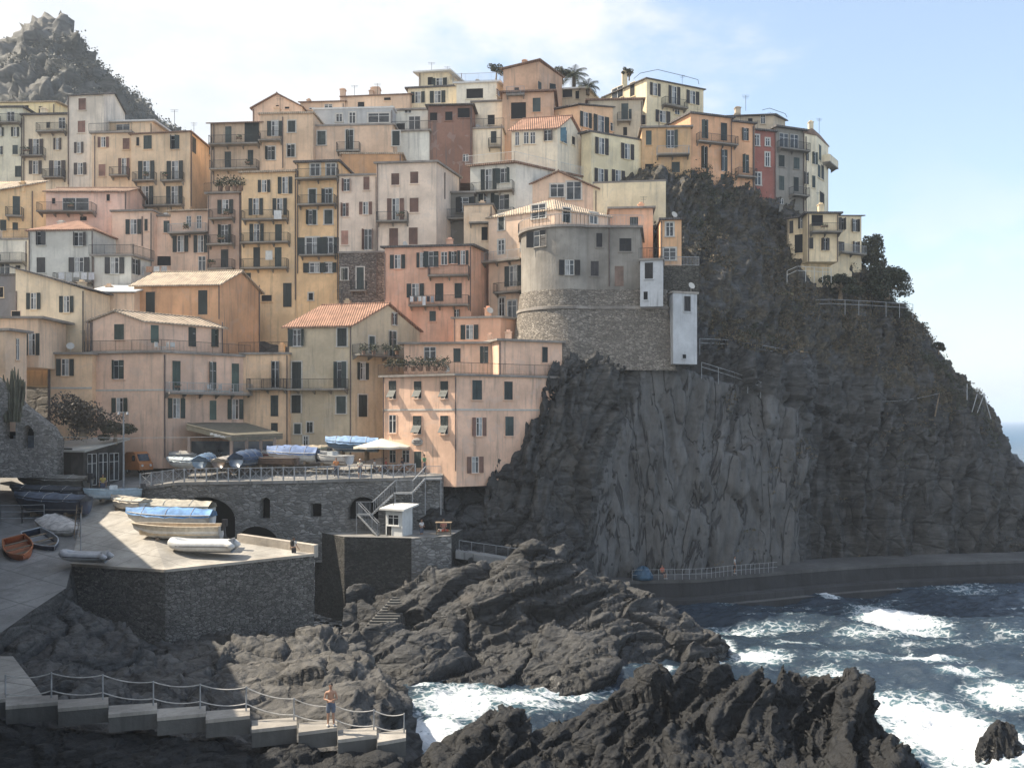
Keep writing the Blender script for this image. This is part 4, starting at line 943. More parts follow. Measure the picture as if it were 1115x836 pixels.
HS('pale flat roofed house with wide dark garage window near skyline', (186,178,164),
   dict(ch=[(497,116.5),(541,116),(551,119)], t=90, b=125, roof=('terrace',M_WHITE,.35,M_GALV), cr='c5', wins='h 875 235 100 60; g 1015 230 30 40'), name='flat_roofed_house')
HS('white house with curved green canopy terrace by brown hilltop house', (190,176,156),
   dict(ch=[(514,110.4),(547,110)], t=141, b=200, roof=('terrace',None,.2), depth=4, cr='c5', wins='s 990 500 36 74; B 960 1040 560 .7'),
   dict(ch=[(514,114),(547,113.6)], t=112, b=143, roof=('flat',None,.2), depth=4, cr='c5', wins='h 975 395 40 60'), name='white_house')
HS('brown hilltop house with attic storey and dark wide window', (168,130,102),
   dict(ch=[(547,112.6),(603,112)], t=102, b=180, roof=('flat',T_BROWN,.4), depth=8, cr='d1', wins='h 193 395 92 100; s 303 360 48 84; K 120 230 300 .5'),
   dict(ch=[(548,115),(587,114.6),(612,120)], t=75, b=103, roof=('shed',3,1.0,T_BROWN), cr='d1', wins='s 320 245 32 50; h 182 275 30 40; s 400 262 40 40; C 230 85 .6'), name='brown_house')
HS('cream gable house with orange tiles and pale blue shutter', (196,182,160),
   dict(ch=[(557,105.6),(607,104.6),(634,109)], t=139, b=200, roof=('gable',0,2.0,T_ORANGE,.3), cr='d1', wins='g 185 565 26 80; g 240 560 32 72; g 280 560 30 74; s 370 545 48 68; sl 465 548 38 80; h 525 577 20 50; P 90 480 640'), name='cream_house', shut=(.06,.045,.045))
HS('cream house with dark shutters in two rows above the terrace block', (204,188,150),
   dict(ch=[(633,107.6),(644,106.6),(701,110)], t=144, b=225, roof=('flat',T_GREY,.35), cr='d1', wins='o 697 610 34 100; o 853 642 34 96; o 693 792 32 90; o 797 800 34 90'), name='cream_house', shut=(.035,.03,.028))
HS('peach house with long grey roof and shuttered loggia near the palm', (206,160,116),
   dict(ch=[(599,113),(631,111),(681,115.5)], t=115, b=170, roof=('shed',0,1.2,T_GREY), cr='d1', wins='o 600 450 28 90; o 693 475 40 100; g 765 495 30 50'), name='peach_house')
HS('plain grey beige house with one balcony left of tall yellow house', (158,144,124),
   dict(ch=[(640,114.4),(700,114)], t=110, b=190, roof=('flat',T_BROWN,.3), depth=7, cr='d1', wins='d 838 400 44 100; B 790 875 460 .8; s 870 415 20 60; h 950 450 30 60; h 840 520 24 50'), name='beige_house')
HS('low grey roofed villa half hidden by palm leaves on the hilltop', (150,134,112),
   dict(ch=[(610,121),(640,120.5),(655,126)], t=97, b=120, roof=('flat',M_WHITE,.35), cr='d1', wins='h 490 290 60 50; h 550 300 24 50'), name='villa')
HS('tall pale yellow house with lit left wall and roof wires, highest at right', (186,170,136),
   dict(ch=[(657,125),(704,118),(766,122)], t=86, b=180, roof=('hip',1.0,T_GREY), cr='d3', wins='o 132 110 18 56; O 215 135 22 76; B 160 260 188 .9; o 295 145 22 56; o 165 228 26 50; g 228 205 20 30; g -30 125 50 50; h 35 110 20 60; C 0 30'), name='yellow_house', shut=(.035,.03,.028))
HS('ochre house with white balcony slab under the tall yellow house', (176,136,88),
   dict(ch=[(699,109.4),(752,109)], t=140, b=215, roof=('flat',T_FLAT,.3), depth=7, cr='d3', wins='s 105 320 24 64; d 200 325 32 76; K 138 278 397 1; h 107 445 36 26; s 222 447 34 44'), name='ochre_house')
HS('orange row house with pairs of tall shutters on cliff top', (184,132,90),
   dict(ch=[(717,116),(752,109.6),(797,111.4)], t=124, b=215, roof=('flat',T_GREY,.3), cr='d3', wins='d 348 282 28 80; d 430 293 28 76; B 310 480 345 .8; d 346 405 28 94; d 432 417 28 92; h 345 485 28 32; s 430 500 28 46; P 462 240 530'),
   dict(ch=[(797,111.5),(822,112.4)], t=133, b=215, roof=('flat',T_GREY,.25), depth=7, cr='d3', wins='s 527 305 22 54; d 525 432 26 80; B 478 560 490 .9; P 556 270 560'), name='orange_house')
HS('narrow brick red house with white framed windows', (128,70,60),
   dict(ch=[(821,113),(845,113.8)], t=142, b=220, roof=('flat',T_GREY,.25), depth=7, cr='d3', wins='g 573 330 22 46; g 620 338 18 34; g 619 413 18 60; g 577 497 26 56'), name='red_house', trim=True)
HS('dark grey house with glazed veranda floors at cliff edge', (112,108,104),
   dict(ch=[(845,114),(876,115.6)], t=139, b=230, roof=('flat',T_GREY,.4), depth=7, cr='d3', wins='g 690 330 40 60; g 735 335 36 60; B 660 785 375 1; s 680 420 24 50; s 745 430 24 50; d 680 515 22 60; d 743 520 22 60; B 712 782 572 1; g 680 595 18 24; P 650 280 600'), name='grey_house')
HS('grey gabled house behind the red and orange row', (150,136,118),
   dict(ch=[(789,119.6),(842,119),(855,124)], t=126, b=160, roof=('shed',0,1.0,T_GREY), cr='d3', wins='h 545 245 20 20; g 600 240 20 40; C 490 185'), name='grey_house')
HS('white corner house with side balconies at seaward end of row', (196,182,156),
   dict(ch=[(876,115.4),(889,116.4),(902,121)], t=148, b=232, roof=('hip',1.1,T_BROWN), cr='d3', wins='s 792 395 12 50; s 820 408 14 52; s 790 495 14 54; s 819 510 14 54; s 846 385 10 70; s 842 465 12 56; s 857 470 12 60; X 858 895 440 1; h 855 580 20 50'), name='white_house')
HS('cream villa with loggias and wooden balconies at the seaward edge', (214,190,150),
   dict(ch=[(857,111),(881,109.5),(938,113)], t=236, b=312, roof=('shed',0,.9,T_GREY), cr='e3', wins='s 395 188 12 38; s 428 175 12 34; s 543 178 22 36; s 588 183 12 38; s 545 250 20 36; s 588 250 12 36; h 420 238 30 56; K 535 610 268 .8'),
   dict(ch=[(879,108.2),(913,108.2)], t=233, b=285, roof=('flat',T_GREY,.4), depth=3.5, cr='e3', wins='h 473 168 36 36; B 450 540 205 1.2; s 455 237 12 36; s 498 240 24 38'), name='villa', shut=(.03,.028,.028))
# ================================================================ harbour: piazza, walls, slipways, path
M_PAVE = concrete('pale_concrete_paving', (.37,.345,.305), .35, joint=2.6); M_SLIP = concrete('grey_concrete', (.26,.25,.235), .35, joint=3.2)
M_RWALL = masonry('streaked_block_wall', (.26,.25,.235), 2.0, .7, .5); M_DWALL = masonry('dark_stained_masonry', (.075,.072,.065), 3.2, .5, .45)
M_TWALL = masonry('dry_stone_wall', (.21,.195,.175), 3.6, .35, .6); M_COPE = concrete('pale_coping', (.42,.37,.31), .3)
M_SEAW = concrete('sea_wall_concrete', (.042,.042,.044), .7); M_WALK = concrete('walkway_concrete', (.10,.098,.095), .5)
M_WOOD = flat('weathered_wood', (.20,.15,.10), .8, var=.3); M_ROPE = flat('pale_rope', (.45,.43,.40), .8); M_STEEL = flat('grey_steel', (.30,.31,.32), .45, .3)
EDGE = [(150,531,78),(161,530,77.2),(192,525.8,76.6),(227,525,76.2),(271,524.6,76.2),(335,523.5,76.8),(360,522.4,77.3),(429,521,78.6),(455,519.5,79.2),(482,518,80.0)]
def ei(px): return (np.interp(px, [e[0] for e in EDGE], [e[1] for e in EDGE]), np.interp(px, [e[0] for e in EDGE], [e[2] for e in EDGE]))
ep = [P(*e) for e in EDGE]
# piazza floor: strip from the wall edge back under the houses
b = MB(); n_ = len(ep); vs = []
for e, (px, py, Y) in zip(ep, EDGE):
    vs += [(e.x, e.y, e.z+.0), (e.x*1.04, 86, max(e.z+.15, 13.55)), (e.x*1.1, 95, 14.6)]
for i in range(n_-1):
    for k in (0, 1): b.add([vs[i*3+k], vs[i*3+3+k], vs[i*3+4+k], vs[i*3+1+k]], [(0,1,2,3)])
l0 = P(110,532,79); l1 = P(40,532,80); b.add([vs[0], vs[1], vs[2], (l1.x-6, 95, 14.6), (l1.x-8, 86, 12.8), tuple(l1), tuple(l0)], [(0,1,2,3,4,5,6)][::1])
o = b.build('piazza', M_SLIP); o['kind'] = 'structure'
b.f = []; 
def arch_wall(name, label, px0, px1, topf, bot, openings, mat, thick=1.1, step=1.0, cat='wall', backdark=True):
    t0 = P(px0, *topf(px0)); t = thing(name, label, cat, (t0.x, t0.y, t0.z-6))
    b = MB(); base = t.location
    px = px0
    while px < px1-1e-6:
        nx = min(px+step, px1); py, Y = topf((px+nx)/2)
        spans = [(bot, py)]
        for (a, c, spring, top, low) in openings:
            m = (px+nx)/2
            if a < m < c:
                u = (m-(a+c)/2)/((c-a)/2); hi = spring-(spring-top)*math.sqrt(max(0, 1-u*u))
                spans = [s_ for lo, up in spans for s_ in ((lo, max(up, min(lo, low))), (min(lo, hi), up)) if s_[0]-s_[1] > .3]
        pa, Ya = topf(px); pb, Yb = topf(nx)
        for lo, up in spans:
            xa, ya = XY(px, Ya); xb, yb = XY(nx, Yb)
            z0, z1 = Z(lo, (Ya+Yb)/2), None
            za, zb = (Z(pa, Ya), Z(pb, Yb)) if up == py else (Z(up, Y), Z(up, Y))
            q = [(xa-base.x, ya-base.y), (xb-base.x, yb-base.y), (xb*1.0-base.x, yb+thick-base.y), (xa-base.x, ya+thick-base.y)]
            b.prism(q, z0-base.z, [za-base.z, zb-base.z, zb-base.z, za-base.z])
        px = nx
    b.build('wall_body', mat, t)
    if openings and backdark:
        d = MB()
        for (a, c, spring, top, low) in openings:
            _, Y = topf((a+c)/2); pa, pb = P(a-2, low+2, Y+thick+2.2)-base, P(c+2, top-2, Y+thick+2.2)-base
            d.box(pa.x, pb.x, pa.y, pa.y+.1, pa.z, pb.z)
        d.build('recess_back', M_DARK, t)  # back wall coloured near black, shade of the recess put into its colour
    return t
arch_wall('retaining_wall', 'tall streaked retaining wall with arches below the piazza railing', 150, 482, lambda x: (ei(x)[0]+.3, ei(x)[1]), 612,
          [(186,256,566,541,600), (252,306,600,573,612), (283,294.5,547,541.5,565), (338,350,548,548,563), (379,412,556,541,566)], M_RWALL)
# moulded edge of the piazza
b = MB()
for (a, c) in zip(ep[:-1], ep[1:]):
    d = (c-a).normalized(); nn = Vector((d.y, -d.x, 0)).normalized()*.14
    q = [a+nn, c+nn, c-nn*2.4, a-nn*2.4]; b.add([tuple(v+Vector((0,0,-.18))) for v in q]+[tuple(v+Vector((0,0,.07))) for v in q], [(3,2,1,0),(4,5,6,7),(0,1,5,4),(1,2,6,5),(2,3,7,6),(3,0,4,7)])
tag(b.build('wall_coping', M_SLIP), 'grey coping stones along the top of the streaked arched wall', 'coping')
# railing with crossed braces
t = thing('railing', 'pale railing with crossed braces along the piazza edge', 'railing', ep[0])
npost = 26; pts = []
for i in range(npost):
    px = 152+(452-152)*i/(npost-1); py, Y = ei(px); pts.append(P(px, py, Y)+Vector((0, .15, .07))-ep[0])
pm = cached('post', lambda: MB().box(-.05,.05,-.05,.05,0,1.18).mesh('post', M_GALV))
for p_ in pts: link('post', pm, t, p_)
up = Vector((0,0,1.12)); lo = Vector((0,0,.14)); g = MB(); g.tube([p_+up for p_ in pts], .045, 4); g.build('top_rail', M_GALV, t); g = MB(); g.tube([p_+lo for p_ in pts], .03, 4); g.build('bottom_rail', M_GALV, t)
for a, c in zip(pts[:-1], pts[1:]):
    g = MB(); g.bar(a+lo, c+up, .02, n=4); g.bar(a+up, c+lo, .02, n=4); m_ = (a+c)/2; g.bar(m_+lo, m_+up, .018, n=4); g.build('cross_brace', M_GALV, t)
# boat terrace
F0, F1, F2 = P(78,613.5,62), P(180,620,60), P(342,602.5,66); B0, B1, B2 = P(92,541,78), P(150,541,76.5), P(258,590,69)
top = [F0, F1, F2, B2, B1, B0]
G_ = P(86,575,70)
t = thing('stone_terrace_wall', 'dark dry stone wall carrying the sunlit boat terrace', 'wall', (F1.x, F1.y, 2.2))
b = MB(); b.prism([(v.x-F1.x, v.y-F1.y) for v in top], 0, [v.z-2.2-.02 for v in top]); b.build('wall_body', M_TWALL, t)
b = MB()
for a, c in ((F0, F1), (F1, F2)):
    d = (c-a).normalized(); nn = Vector((d.y, -d.x, 0)).normalized()
    q = [a+nn*.12, c+nn*.12, c-nn*.45, a-nn*.45]; b.add([tuple(v-Vector((F1.x, F1.y, 2.2+.16))) for v in q]+[tuple(v-Vector((F1.x, F1.y, 2.2-.03))) for v in q], [(3,2,1,0),(4,5,6,7),(0,1,5,4),(1,2,6,5),(2,3,7,6),(3,0,4,7)])
b.build('coping', M_COPE, t)
b = MB(); b.add([tuple(v) for v in top], [(0,1,5),(1,4,5),(1,2,3),(1,3,4)]); o = b.build('boat_terrace', M_PAVE); o['kind'] = 'structure'
b = MB(); d = (F2-B2); nn = Vector((d.y, -d.x, 0)).normalized()
q = [B2-nn*.5, F2-nn*.5, F2, B2]
vs = [tuple(v-F2+Vector((0,0,-.3))) for v in q]+[tuple(v-F2+Vector((0,0,.62))) for v in q]
t = thing('parapet', 'low pale parapet at the corner of the boat terrace', 'parapet', F2); b.add(vs, [(3,2,1,0),(4,5,6,7),(0,1,5,4),(1,2,6,5),(2,3,7,6),(3,0,4,7)]); b.build('parapet_body', M_COPE, t)
# slipway at left and the ground behind it
rows = [(538,78.6,-90,96),(575,70,-90,86),(612,62.3,-90,79),(640,57.5,-90,72),(665,53.5,-90,34),(692,50,-90,-4),(715,46.5,-90,-20)]
b = MB()
for (p0, Y0, a0, c0), (p1, Y1, a1, c1) in zip(rows[:-1], rows[1:]):
    b.add([P(a1,p1,Y1), P(c1,p1,Y1), P(c0,p0,Y0), P(a0,p0,Y0)], [(0,1,2,3)])
b.add([P(-90,538,78.6), P(96,538,78.6), P(110,532,79.2), P(110,520,90), P(-90,520,90)], [(0,1,2,3,4)])
edge_ = [P(c_, p_, Y_) for p_, Y_, a_, c_ in rows]
b.cur = 1
for a, c in zip(edge_[:-1], edge_[1:]): b.add([a, c, c+Vector((.4,.2,-2.8)), a+Vector((.4,.2,-2.8))], [(0,1,2,3)])
o = b.build('slipway', [M_SLIP, M_ROCKL]); o['kind'] = 'structure'
b = MB(); b.add([P(-30,771,36.6), P(50,763.5,37.6), P(38,745,40), P(24,727,43.3), P(14,714,46), P(-60,714,46)], [(0,1,2,3,4,5)]); o = b.build('path', M_PAVE); o['kind'] = 'structure'
# stepped path with copings
ST = [(-40,6,765,764),(6,63,768.5,764),(63,118,771,764.5),(118,171,777.5,770),(171,224,781,773),(224,272,783.5,776),(274,323,794,785.5),(325,367,797,789),(368,410,805,797),(411,442,808,801.5)]
M_STEP = concrete('step_concrete', (.36,.33,.29), .6); M_STEPB = concrete('step_riser', (.10,.098,.093), .6)
sb, sr_ = MB(), MB()
for (a, c, py, pb) in ST:
    z = Z(py, 35.8); q = [Vector((*XY(a,35.8), 0)), Vector((*XY(c,36.35), 0)), Vector((*XY(c,37.3), 0)), Vector((*XY(a,36.9), 0))]
    sb.prism([(v.x, v.y) for v in q], z-.14, z)
    sr_.prism([(v.x+.0, v.y+(.03 if i < 2 else 0)) for i, v in enumerate(q)], z-.75, z-.142)
o = sr_.build('stepped_path_base', M_STEPB); o['kind'] = 'structure'; o = sb.build('stepped_path', M_STEP); o['kind'] = 'structure'
RP = [(6,734,767),(56,731.5,763),(112,733.5,765),(167,741,771),(218,744,774),(268,747,776),(320,759.5,788),(364,767,791),(407,772,799),(440,776,802)]
r0 = P(6,767,36.8); t = thing('rope_railing', 'white rope railing on thin posts down the stepped path', 'railing', r0)
tops = []; 
for px, y0, y1 in RP:
    Yp = 36.95; a = P(px, y1+3, Yp)-r0; c = P(px, y0, Yp)-r0; tops.append((a, c))
    MB().bar(a, c, .032, n=6).build('post', M_STEEL, t)
for fr in (.97, .42):
    g = MB()
    for (a0, c0), (a1, c1) in zip(tops[:-1], tops[1:]):
        u, v = a0.lerp(c0, fr), a1.lerp(c1, fr); pts = [u.lerp(v, k/8)-Vector((0,0,.14*4*(k/8)*(1-k/8))) for k in range(9)]; g.tube(pts, .024, 5)
    g.build('rope', M_ROPE, t)
# platform with kiosk, lower wall
PL = [(343,586,78),(375,584.5,74.4),(448,586,73.6),(491,586,75.2),(505,580,80),(430,575,82),(343,575,80.5)]
zp = 8.2
t = thing('platform_wall', 'dark stained wall holding up the white kiosk platform', 'wall', (*XY(448,74), 1.))
q = [XY(px, Y) for px, _, Y in PL]; bx_ = XY(448,74)
MB().prism([(x-bx_[0], y-bx_[1]) for x, y in q], 0, zp-1.-.02).build('wall_body', M_DWALL, t)
q2 = [XY(448,73.45), XY(491.5,75.0), XY(491.5,75.1), XY(448,73.6)]
MB().prism([(x-bx_[0], y-bx_[1]) for x, y in q2], 2, zp-1.-.01).build('render_patch', M_RWALL, t)
MB().prism(q, zp-.016, zp).build('platform', M_SLIP)['kind'] = 'structure'
# stone stair going down beside the platform
t = thing('stone_steps', 'dark stone steps descending beside the kiosk platform', 'steps', P(452,630,74))
b = MB(); s0 = P(462,628,74.6); s1 = P(392,704,66.5); N_ = 26
for i in range(N_):
    c = s0.lerp(s1, i/N_)-t.location; b.box(c.x-1.1, c.x+.9, c.y-.25, c.y+.4, c.z-1.2, c.z)
b.build('step_run', M_STEPB, t)
# metal stair from the piazza
t = thing('metal_staircase', 'grey metal staircase from the piazza down to the kiosk', 'staircase', P(440,537,79))
def flight(a, c, wv, n):
    a = a-t.location; c = c-t.location; b = MB(); d = (c-a)
    for i in range(n):
        m_ = a+d*((i+.5)/n); b.add([m_+Vector((-.16,0,0)), m_+Vector((.16,0,0)), m_+Vector((.16,0,0))+wv, m_+Vector((-.16,0,0))+wv], [(0,1,2,3)])
        b.bar(m_, m_+wv, .03, n=4)
    for s_ in (Vector(), wv): b.bar(a+s_, c+s_, .07, n=4)
    b.build('flight', M_STEEL, t); g = MB()
    for s_ in (Vector(), wv): rail_line(g, a+s_, c+s_, 1.05, .2)
    g.build('handrail', M_GALV, t)
def landing(px0, px1, py, Y, dep):
    a, c = P(px0, py, Y)-t.location, P(px1, py, Y)-t.location; b = MB(); b.box(a.x, c.x, a.y, a.y+dep, a.z-.12, a.z); b.build('landing', M_STEEL, t); g = MB(); rail_line(g, (a.x, a.y, a.z), (c.x, a.y, a.z), 1.1, .11); g.build('handrail', M_GALV, t)
    for x in (a.x, c.x): MB().bar((x, a.y+.1, a.z-3.2), (x, a.y+.1, a.z-.1), .06, n=4).build('support_post', M_STEEL, t)
W_ = Vector((0, 1.1, 0))
landing(463,480,521,78.3,1.6); flight(P(463,521,78.3), P(449,536.5,77.3), W_, 7); landing(430,449,536.5,77.2,1.2); flight(P(430,536.5,77.2), P(405,560,76.2), W_, 10); landing(388,405,560,76.2,1.2); flight(P(390,561,76), P(411,583.5,74.8), W_*.8, 9)
# kiosk
h = House('kiosk', 'small white kiosk hut with overhanging flat roof', (205,204,200), cat='kiosk', wallmat=plaster((.60,.60,.58), .3))
h.block([(420,75.4),(438,74.6),(449,76)], 556, 585.5, roof=('shed', 0, .3, M_WHITE), wins='g 428.5 566 12 11; h 424 578 5 12')
# far railing and little path right of the platform
t = thing('railing', 'short grey handrail on the rock path right of the kiosk stall', 'railing', P(525,600,78)); g = MB()
a = P(500,600,76.5)-t.location; c = P(566,609,79)-t.location; rail_line(g, a, c, .95, 1.1, .02); g.build('rail', M_GALV, t)
b = MB(); a, c = P(496,600,75.8), P(568,611,78.4); b.add([a, c, c+Vector((.3,1.6,0)), a+Vector((0,1.6,0)), a-Vector((0,0,.6)), c-Vector((0,0,.6))], [(0,1,2,3),(4,5,1,0)]); b.build('rock_path', M_SLIP)['kind'] = 'structure'
# sloping arched wall at left edge
arch_wall('arched_wall', 'sloping grey stone wall with small arches at the left edge', -60, 62, lambda x: (np.interp(x, [-60,0,23,54,62], [372,416,441,465,478]), np.interp(x, [-60,62], [72.5,77])), 520, [(2,17,458,447,478), (22,37,474,463,488)], masonry('old_arched_wall', (.30,.28,.255), 3.2, .6), thick=1.2)
# ---- sea wall with walkway round the foot of the cliff
SW = [(600,83),(690,84.9),(760,85.6),(800,87.6),(840,89.3),(880,91.2),(940,93.6),(1000,95.2),(1060,96.4),(1115,97.4),(1180,99.5),(1260,106)]
sp = catmull(np.array([XY(px, Y) for px, Y in SW]), 90); nrm = np.gradient(sp, axis=0); nrm = np.stack([nrm[:, 1], -nrm[:, 0]], 1); nrm /= np.linalg.norm(nrm, axis=1, keepdims=True)
prof = [(-5.5,2.6,0),(0,2.6,0),(.02,2.3,0),(0,2.2,1),(.12,1.0,1),(.7,.95,1),(.9,.8,1),(1.0,.25,1),(1.6,.2,0),(1.75,-1.5,1)]
b = MB(); k_ = len(prof)
for i in range(90):
    for d, z, _ in prof: b.v.append((sp[i,0]+nrm[i,0]*d, sp[i,1]+nrm[i,1]*d, z))
for i in range(89):
    for j in range(k_-1):
        b.f.append((i*k_+j, i*k_+j+1, (i+1)*k_+j+1, (i+1)*k_+j)); b.mi.append(prof[j+1][2])
o = b.build('sea_walkway', [M_WALK, M_SEAW]); o['kind'] = 'structure'
t = thing('railing', 'thin steel handrail along the walkway at the foot of the cliff', 'railing', (sp[0,0], sp[0,1], 2.6)); g = MB()
for i in range(8, 34):
    a = Vector((sp[i,0]-nrm[i,0]*.2-sp[0,0], sp[i,1]-nrm[i,1]*.2-sp[0,1], 0)); c = Vector((sp[i+1,0]-nrm[i+1,0]*.2-sp[0,0], sp[i+1,1]-nrm[i+1,1]*.2-sp[0,1], 0))
    for h_ in (.5, 1.0): g.bar(a+Vector((0,0,h_)), c+Vector((0,0,h_)), .02, n=4)
    g.bar(a, a+Vector((0,0,1)), .025, n=4)
g.build('rail', M_GALV, t)

# ================================================================ boats
def boat(label, px, py, Y, yaw, L=5., Bm=1.8, D=.8, hull=(.6,.6,.58), inner=(.35,.33,.3), rim=None, cover=None, motor=False, name='boat', tilt=0, pitch=0, group=None, stripe=None, flip=False, hump=.35, console=False, rest=.12):
    t = thing(name, label, 'boat', P(px, py, Y)+Vector((0,0,rest)), math.radians(yaw), group)
    t.rotation_euler.x = math.radians(tilt)
    t.rotation_euler.y = math.radians(pitch)
    if flip: t.rotation_euler.y = math.radians(205)
    mh = flat('boat_hull_paint', hull, .35, var=.12); mi_ = flat('boat_inside', inner, .6); mr = flat('boat_rim', rim or sc(hull, .8), .5)
    N_, K_ = 15, 9
    half = lambda u: Bm/2*(.80+.2*math.sin(min(1, u/.45)*math.pi/2))*(1-max(0, (u-.5)/.5)**2.2*.97)
    keel = lambda u: max(0, (u-.62)/.38)**2.4*D*.75
    gun = lambda u: D*(1+.10*(1-u)**2*0+.42*max(0, u-.25)**1.8)
    sec = lambda u, i, s_: (-L/2+L*u+.10*L*max(0, u-.7)*(i/(K_-1)), s_*half(u)*(math.sin(i/(K_-1)*math.pi/2)**.62), keel(u)+(gun(u)-keel(u))*(1-math.cos(i/(K_-1)*math.pi/2))**.9)
    b = MB(); rows_ = []
    for a in range(N_):
        u = a/(N_-1); r_ = [sec(u, i, -1) for i in range(K_-1, 0, -1)]+[sec(u, 0, 0)]+[sec(u, i, 1) for i in range(1, K_)]; rows_.append(r_)
    M_ = len(rows_[0]); b.v = [p_ for r_ in rows_ for p_ in r_]
    for a in range(N_-1):
        for j in range(M_-1): b.f.append((a*M_+j, (a+1)*M_+j, (a+1)*M_+j+1, a*M_+j+1)); b.mi.append(1 if stripe and j in (0, 1, M_-2, M_-3) else 0)
    b.f.append(tuple(range(M_-1, -1, -1))); b.mi.append(0)
    b.build('hull', [mh, flat('boat_stripe', stripe or hull, .4)], t, smooth=True)
    g = MB()
    for s_ in (0, -1): g.tube([rows_[a][s_] for a in range(N_)], .05, 6)
    g.bar(rows_[0][0], rows_[0][-1], .05); g.build('gunwale', mr, t)
    zf = D*.38; f_ = MB(); fl = [(x*.93, y*.86) for x, y, z in (r_[0] for r_ in rows_[:-1])]+[(x*.93, y*.86) for x, y, z in (r_[-1] for r_ in rows_[-2::-1])]
    f_.prism(fl, zf-.04, zf); f_.build('floor', mi_, t)
    if cover is None:
        for s_ in (0, -1):
            il = MB()
            for a in range(N_-2):
                p0, p1 = rows_[a][s_], rows_[a+1][s_]; il.add([(p0[0]*.99, p0[1]*.93, p0[2]-.02), (p1[0]*.99, p1[1]*.93, p1[2]-.02), (p1[0]*.95, p1[1]*.86, zf), (p0[0]*.95, p0[1]*.86, zf)], [(0,1,2,3)])
            il.build('lining', mi_, t)
        for u in (.22, .48, .72):
            w_ = half(u)*.9; x = -L/2+L*u; MB().box(x-.12, x+.12, -w_, w_, D*.72, D*.72+.04).build('bench', M_WOOD if not console else mi_, t)
    else:
        cm = flat('boat_cover_cloth', cover, .75, var=.25, scale=2.2); c = MB(); Nc = 9
        for a in range(N_):
            u = a/(N_-1); hw = half(u)*1.06+.03; zg = gun(u)
            for j in range(Nc):
                v = -1+2*j/(Nc-1); e = 1-abs(v)**1.6
                c.v.append((-L/2*1.02+L*1.04*u+.03*L*max(0, u-.7), v*hw, zg-.16*(abs(v) > .95)+e*hump*(.55+.45*math.sin(u*math.pi*.9+.3))+.05*math.sin(a*2.3+j*1.7)))
        for a in range(N_-1):
            for j in range(Nc-1): c.f.append((a*Nc+j, (a+1)*Nc+j, (a+1)*Nc+j+1, a*Nc+j+1)); c.mi.append(0)
        c.f.append(tuple(range(Nc-1, -1, -1))); c.mi.append(0)
        c.build('cover', cm, t, smooth=True)
        ty = MB()
        for a in (3, 7, 11):
            ty.tube([Vector(c.v[a*Nc+j])+Vector((0,0,.025)) for j in range(Nc)], .018, 4)
        ty.build('lashing', M_ROPE, t)
    if motor:
        m_ = MB(); m_.box(-L/2-.42, -L/2-.06, -.17, .17, D*.95, D*.95+.5); m_.bar((-L/2-.2, 0, D), (-L/2-.28, 0, D-.9), .09); m_.box(-L/2-.5, -L/2-.15, -.02, .02, D-1.05, D-.85); m_.box(-L/2-.1, -L/2+.06, -.14, .14, D*.6, D+.1)
        m_.build('outboard_motor', flat('motor_black', (.03,.03,.035), .4), t)
    if console:
        m_ = MB(); m_.box(-.3, .35, -.35, .35, D*.5, D+.4); m_.build('console', flat('console_white', (.6,.62,.62), .4), t)
        w_ = MB(); w_.box(.3, .34, -.35, .35, D+.4, D+.75); w_.build('windscreen', M_GLASS, t)
    ch = MB()
    if rest > .05 and not flip:
        for x in (-L*.28, L*.2): ch.box(x-.1, x+.1, -Bm*.36, Bm*.36, -rest-.04, D*.16)
        ch.build('chock', M_WOOD, t)
    return t
def rib(label, px, py, Y, yaw, L, W, col):
    t = thing('inflatable_boat', label, 'dinghy', P(px, py, Y)+Vector((0,0,.28)), math.radians(yaw)); r = W*.2; m_ = flat('rubber_tube', col, .5, var=.1)
    pts = [(-L/2, -W/2+r, r)]+[(x, -W/2+r, r) for x in np.linspace(-L/2+.3, L*.18, 6)]
    for a in np.linspace(-90, 90, 11)[1:-1]: pts.append((L*.18+math.cos(math.radians(a))*(L*.32-r), math.sin(math.radians(a))*(W/2-r), r+.18*math.cos(math.radians(a))**2))
    pts += [(x, W/2-r, r) for x in np.linspace(L*.18, -L/2+.3, 6)]+[(-L/2, W/2-r, r)]
    g = MB(); g.sweep(pts, r, 14)
    for s_ in (0, -1): a = Vector(pts[s_]); g.bar(a, a-Vector((.35, 0, 0)), r, r*.25, 12)
    g.build('tube', m_, t, smooth=True)
    g = MB(); g.sweep([Vector(p_)+(Vector(p_)-Vector((min(p_[0], L*.18),0,p_[2]))).normalized()*r for p_ in pts], .035, 5); g.build('rubbing_strake', flat('black_rubber', (.04,.04,.045), .6), t)
    b = MB(); b.box(-L/2+.05, L*.2, -W/2+r, W/2-r, .1, .16); b.box(-L/2+.03, -L/2+.09, -W/2+r, W/2-r, .1, r*2+.1); b.build('floor', flat('grey_deck', (.3,.3,.3), .6), t)
    b = MB(); b.add([(-L/2, -W*.3, .05), (L*.3, -W*.2, .12), (L*.42, 0, .25), (L*.3, W*.2, .12), (-L/2, W*.3, .05), (-L/2, 0, -.2), (L*.25, 0, -.15)], [(0,5,6,1),(5,4,3,6),(1,6,2),(6,3,2)]); b.build('keel_hull', flat('boat_inside', (.5,.5,.5), .5), t)
    for x in (-L*.22, L*.12): MB().box(x-.15, x+.15, -W/2+r, W/2-r, r*1.5, r*1.5+.05).build('bench', M_WOOD, t)
    return t
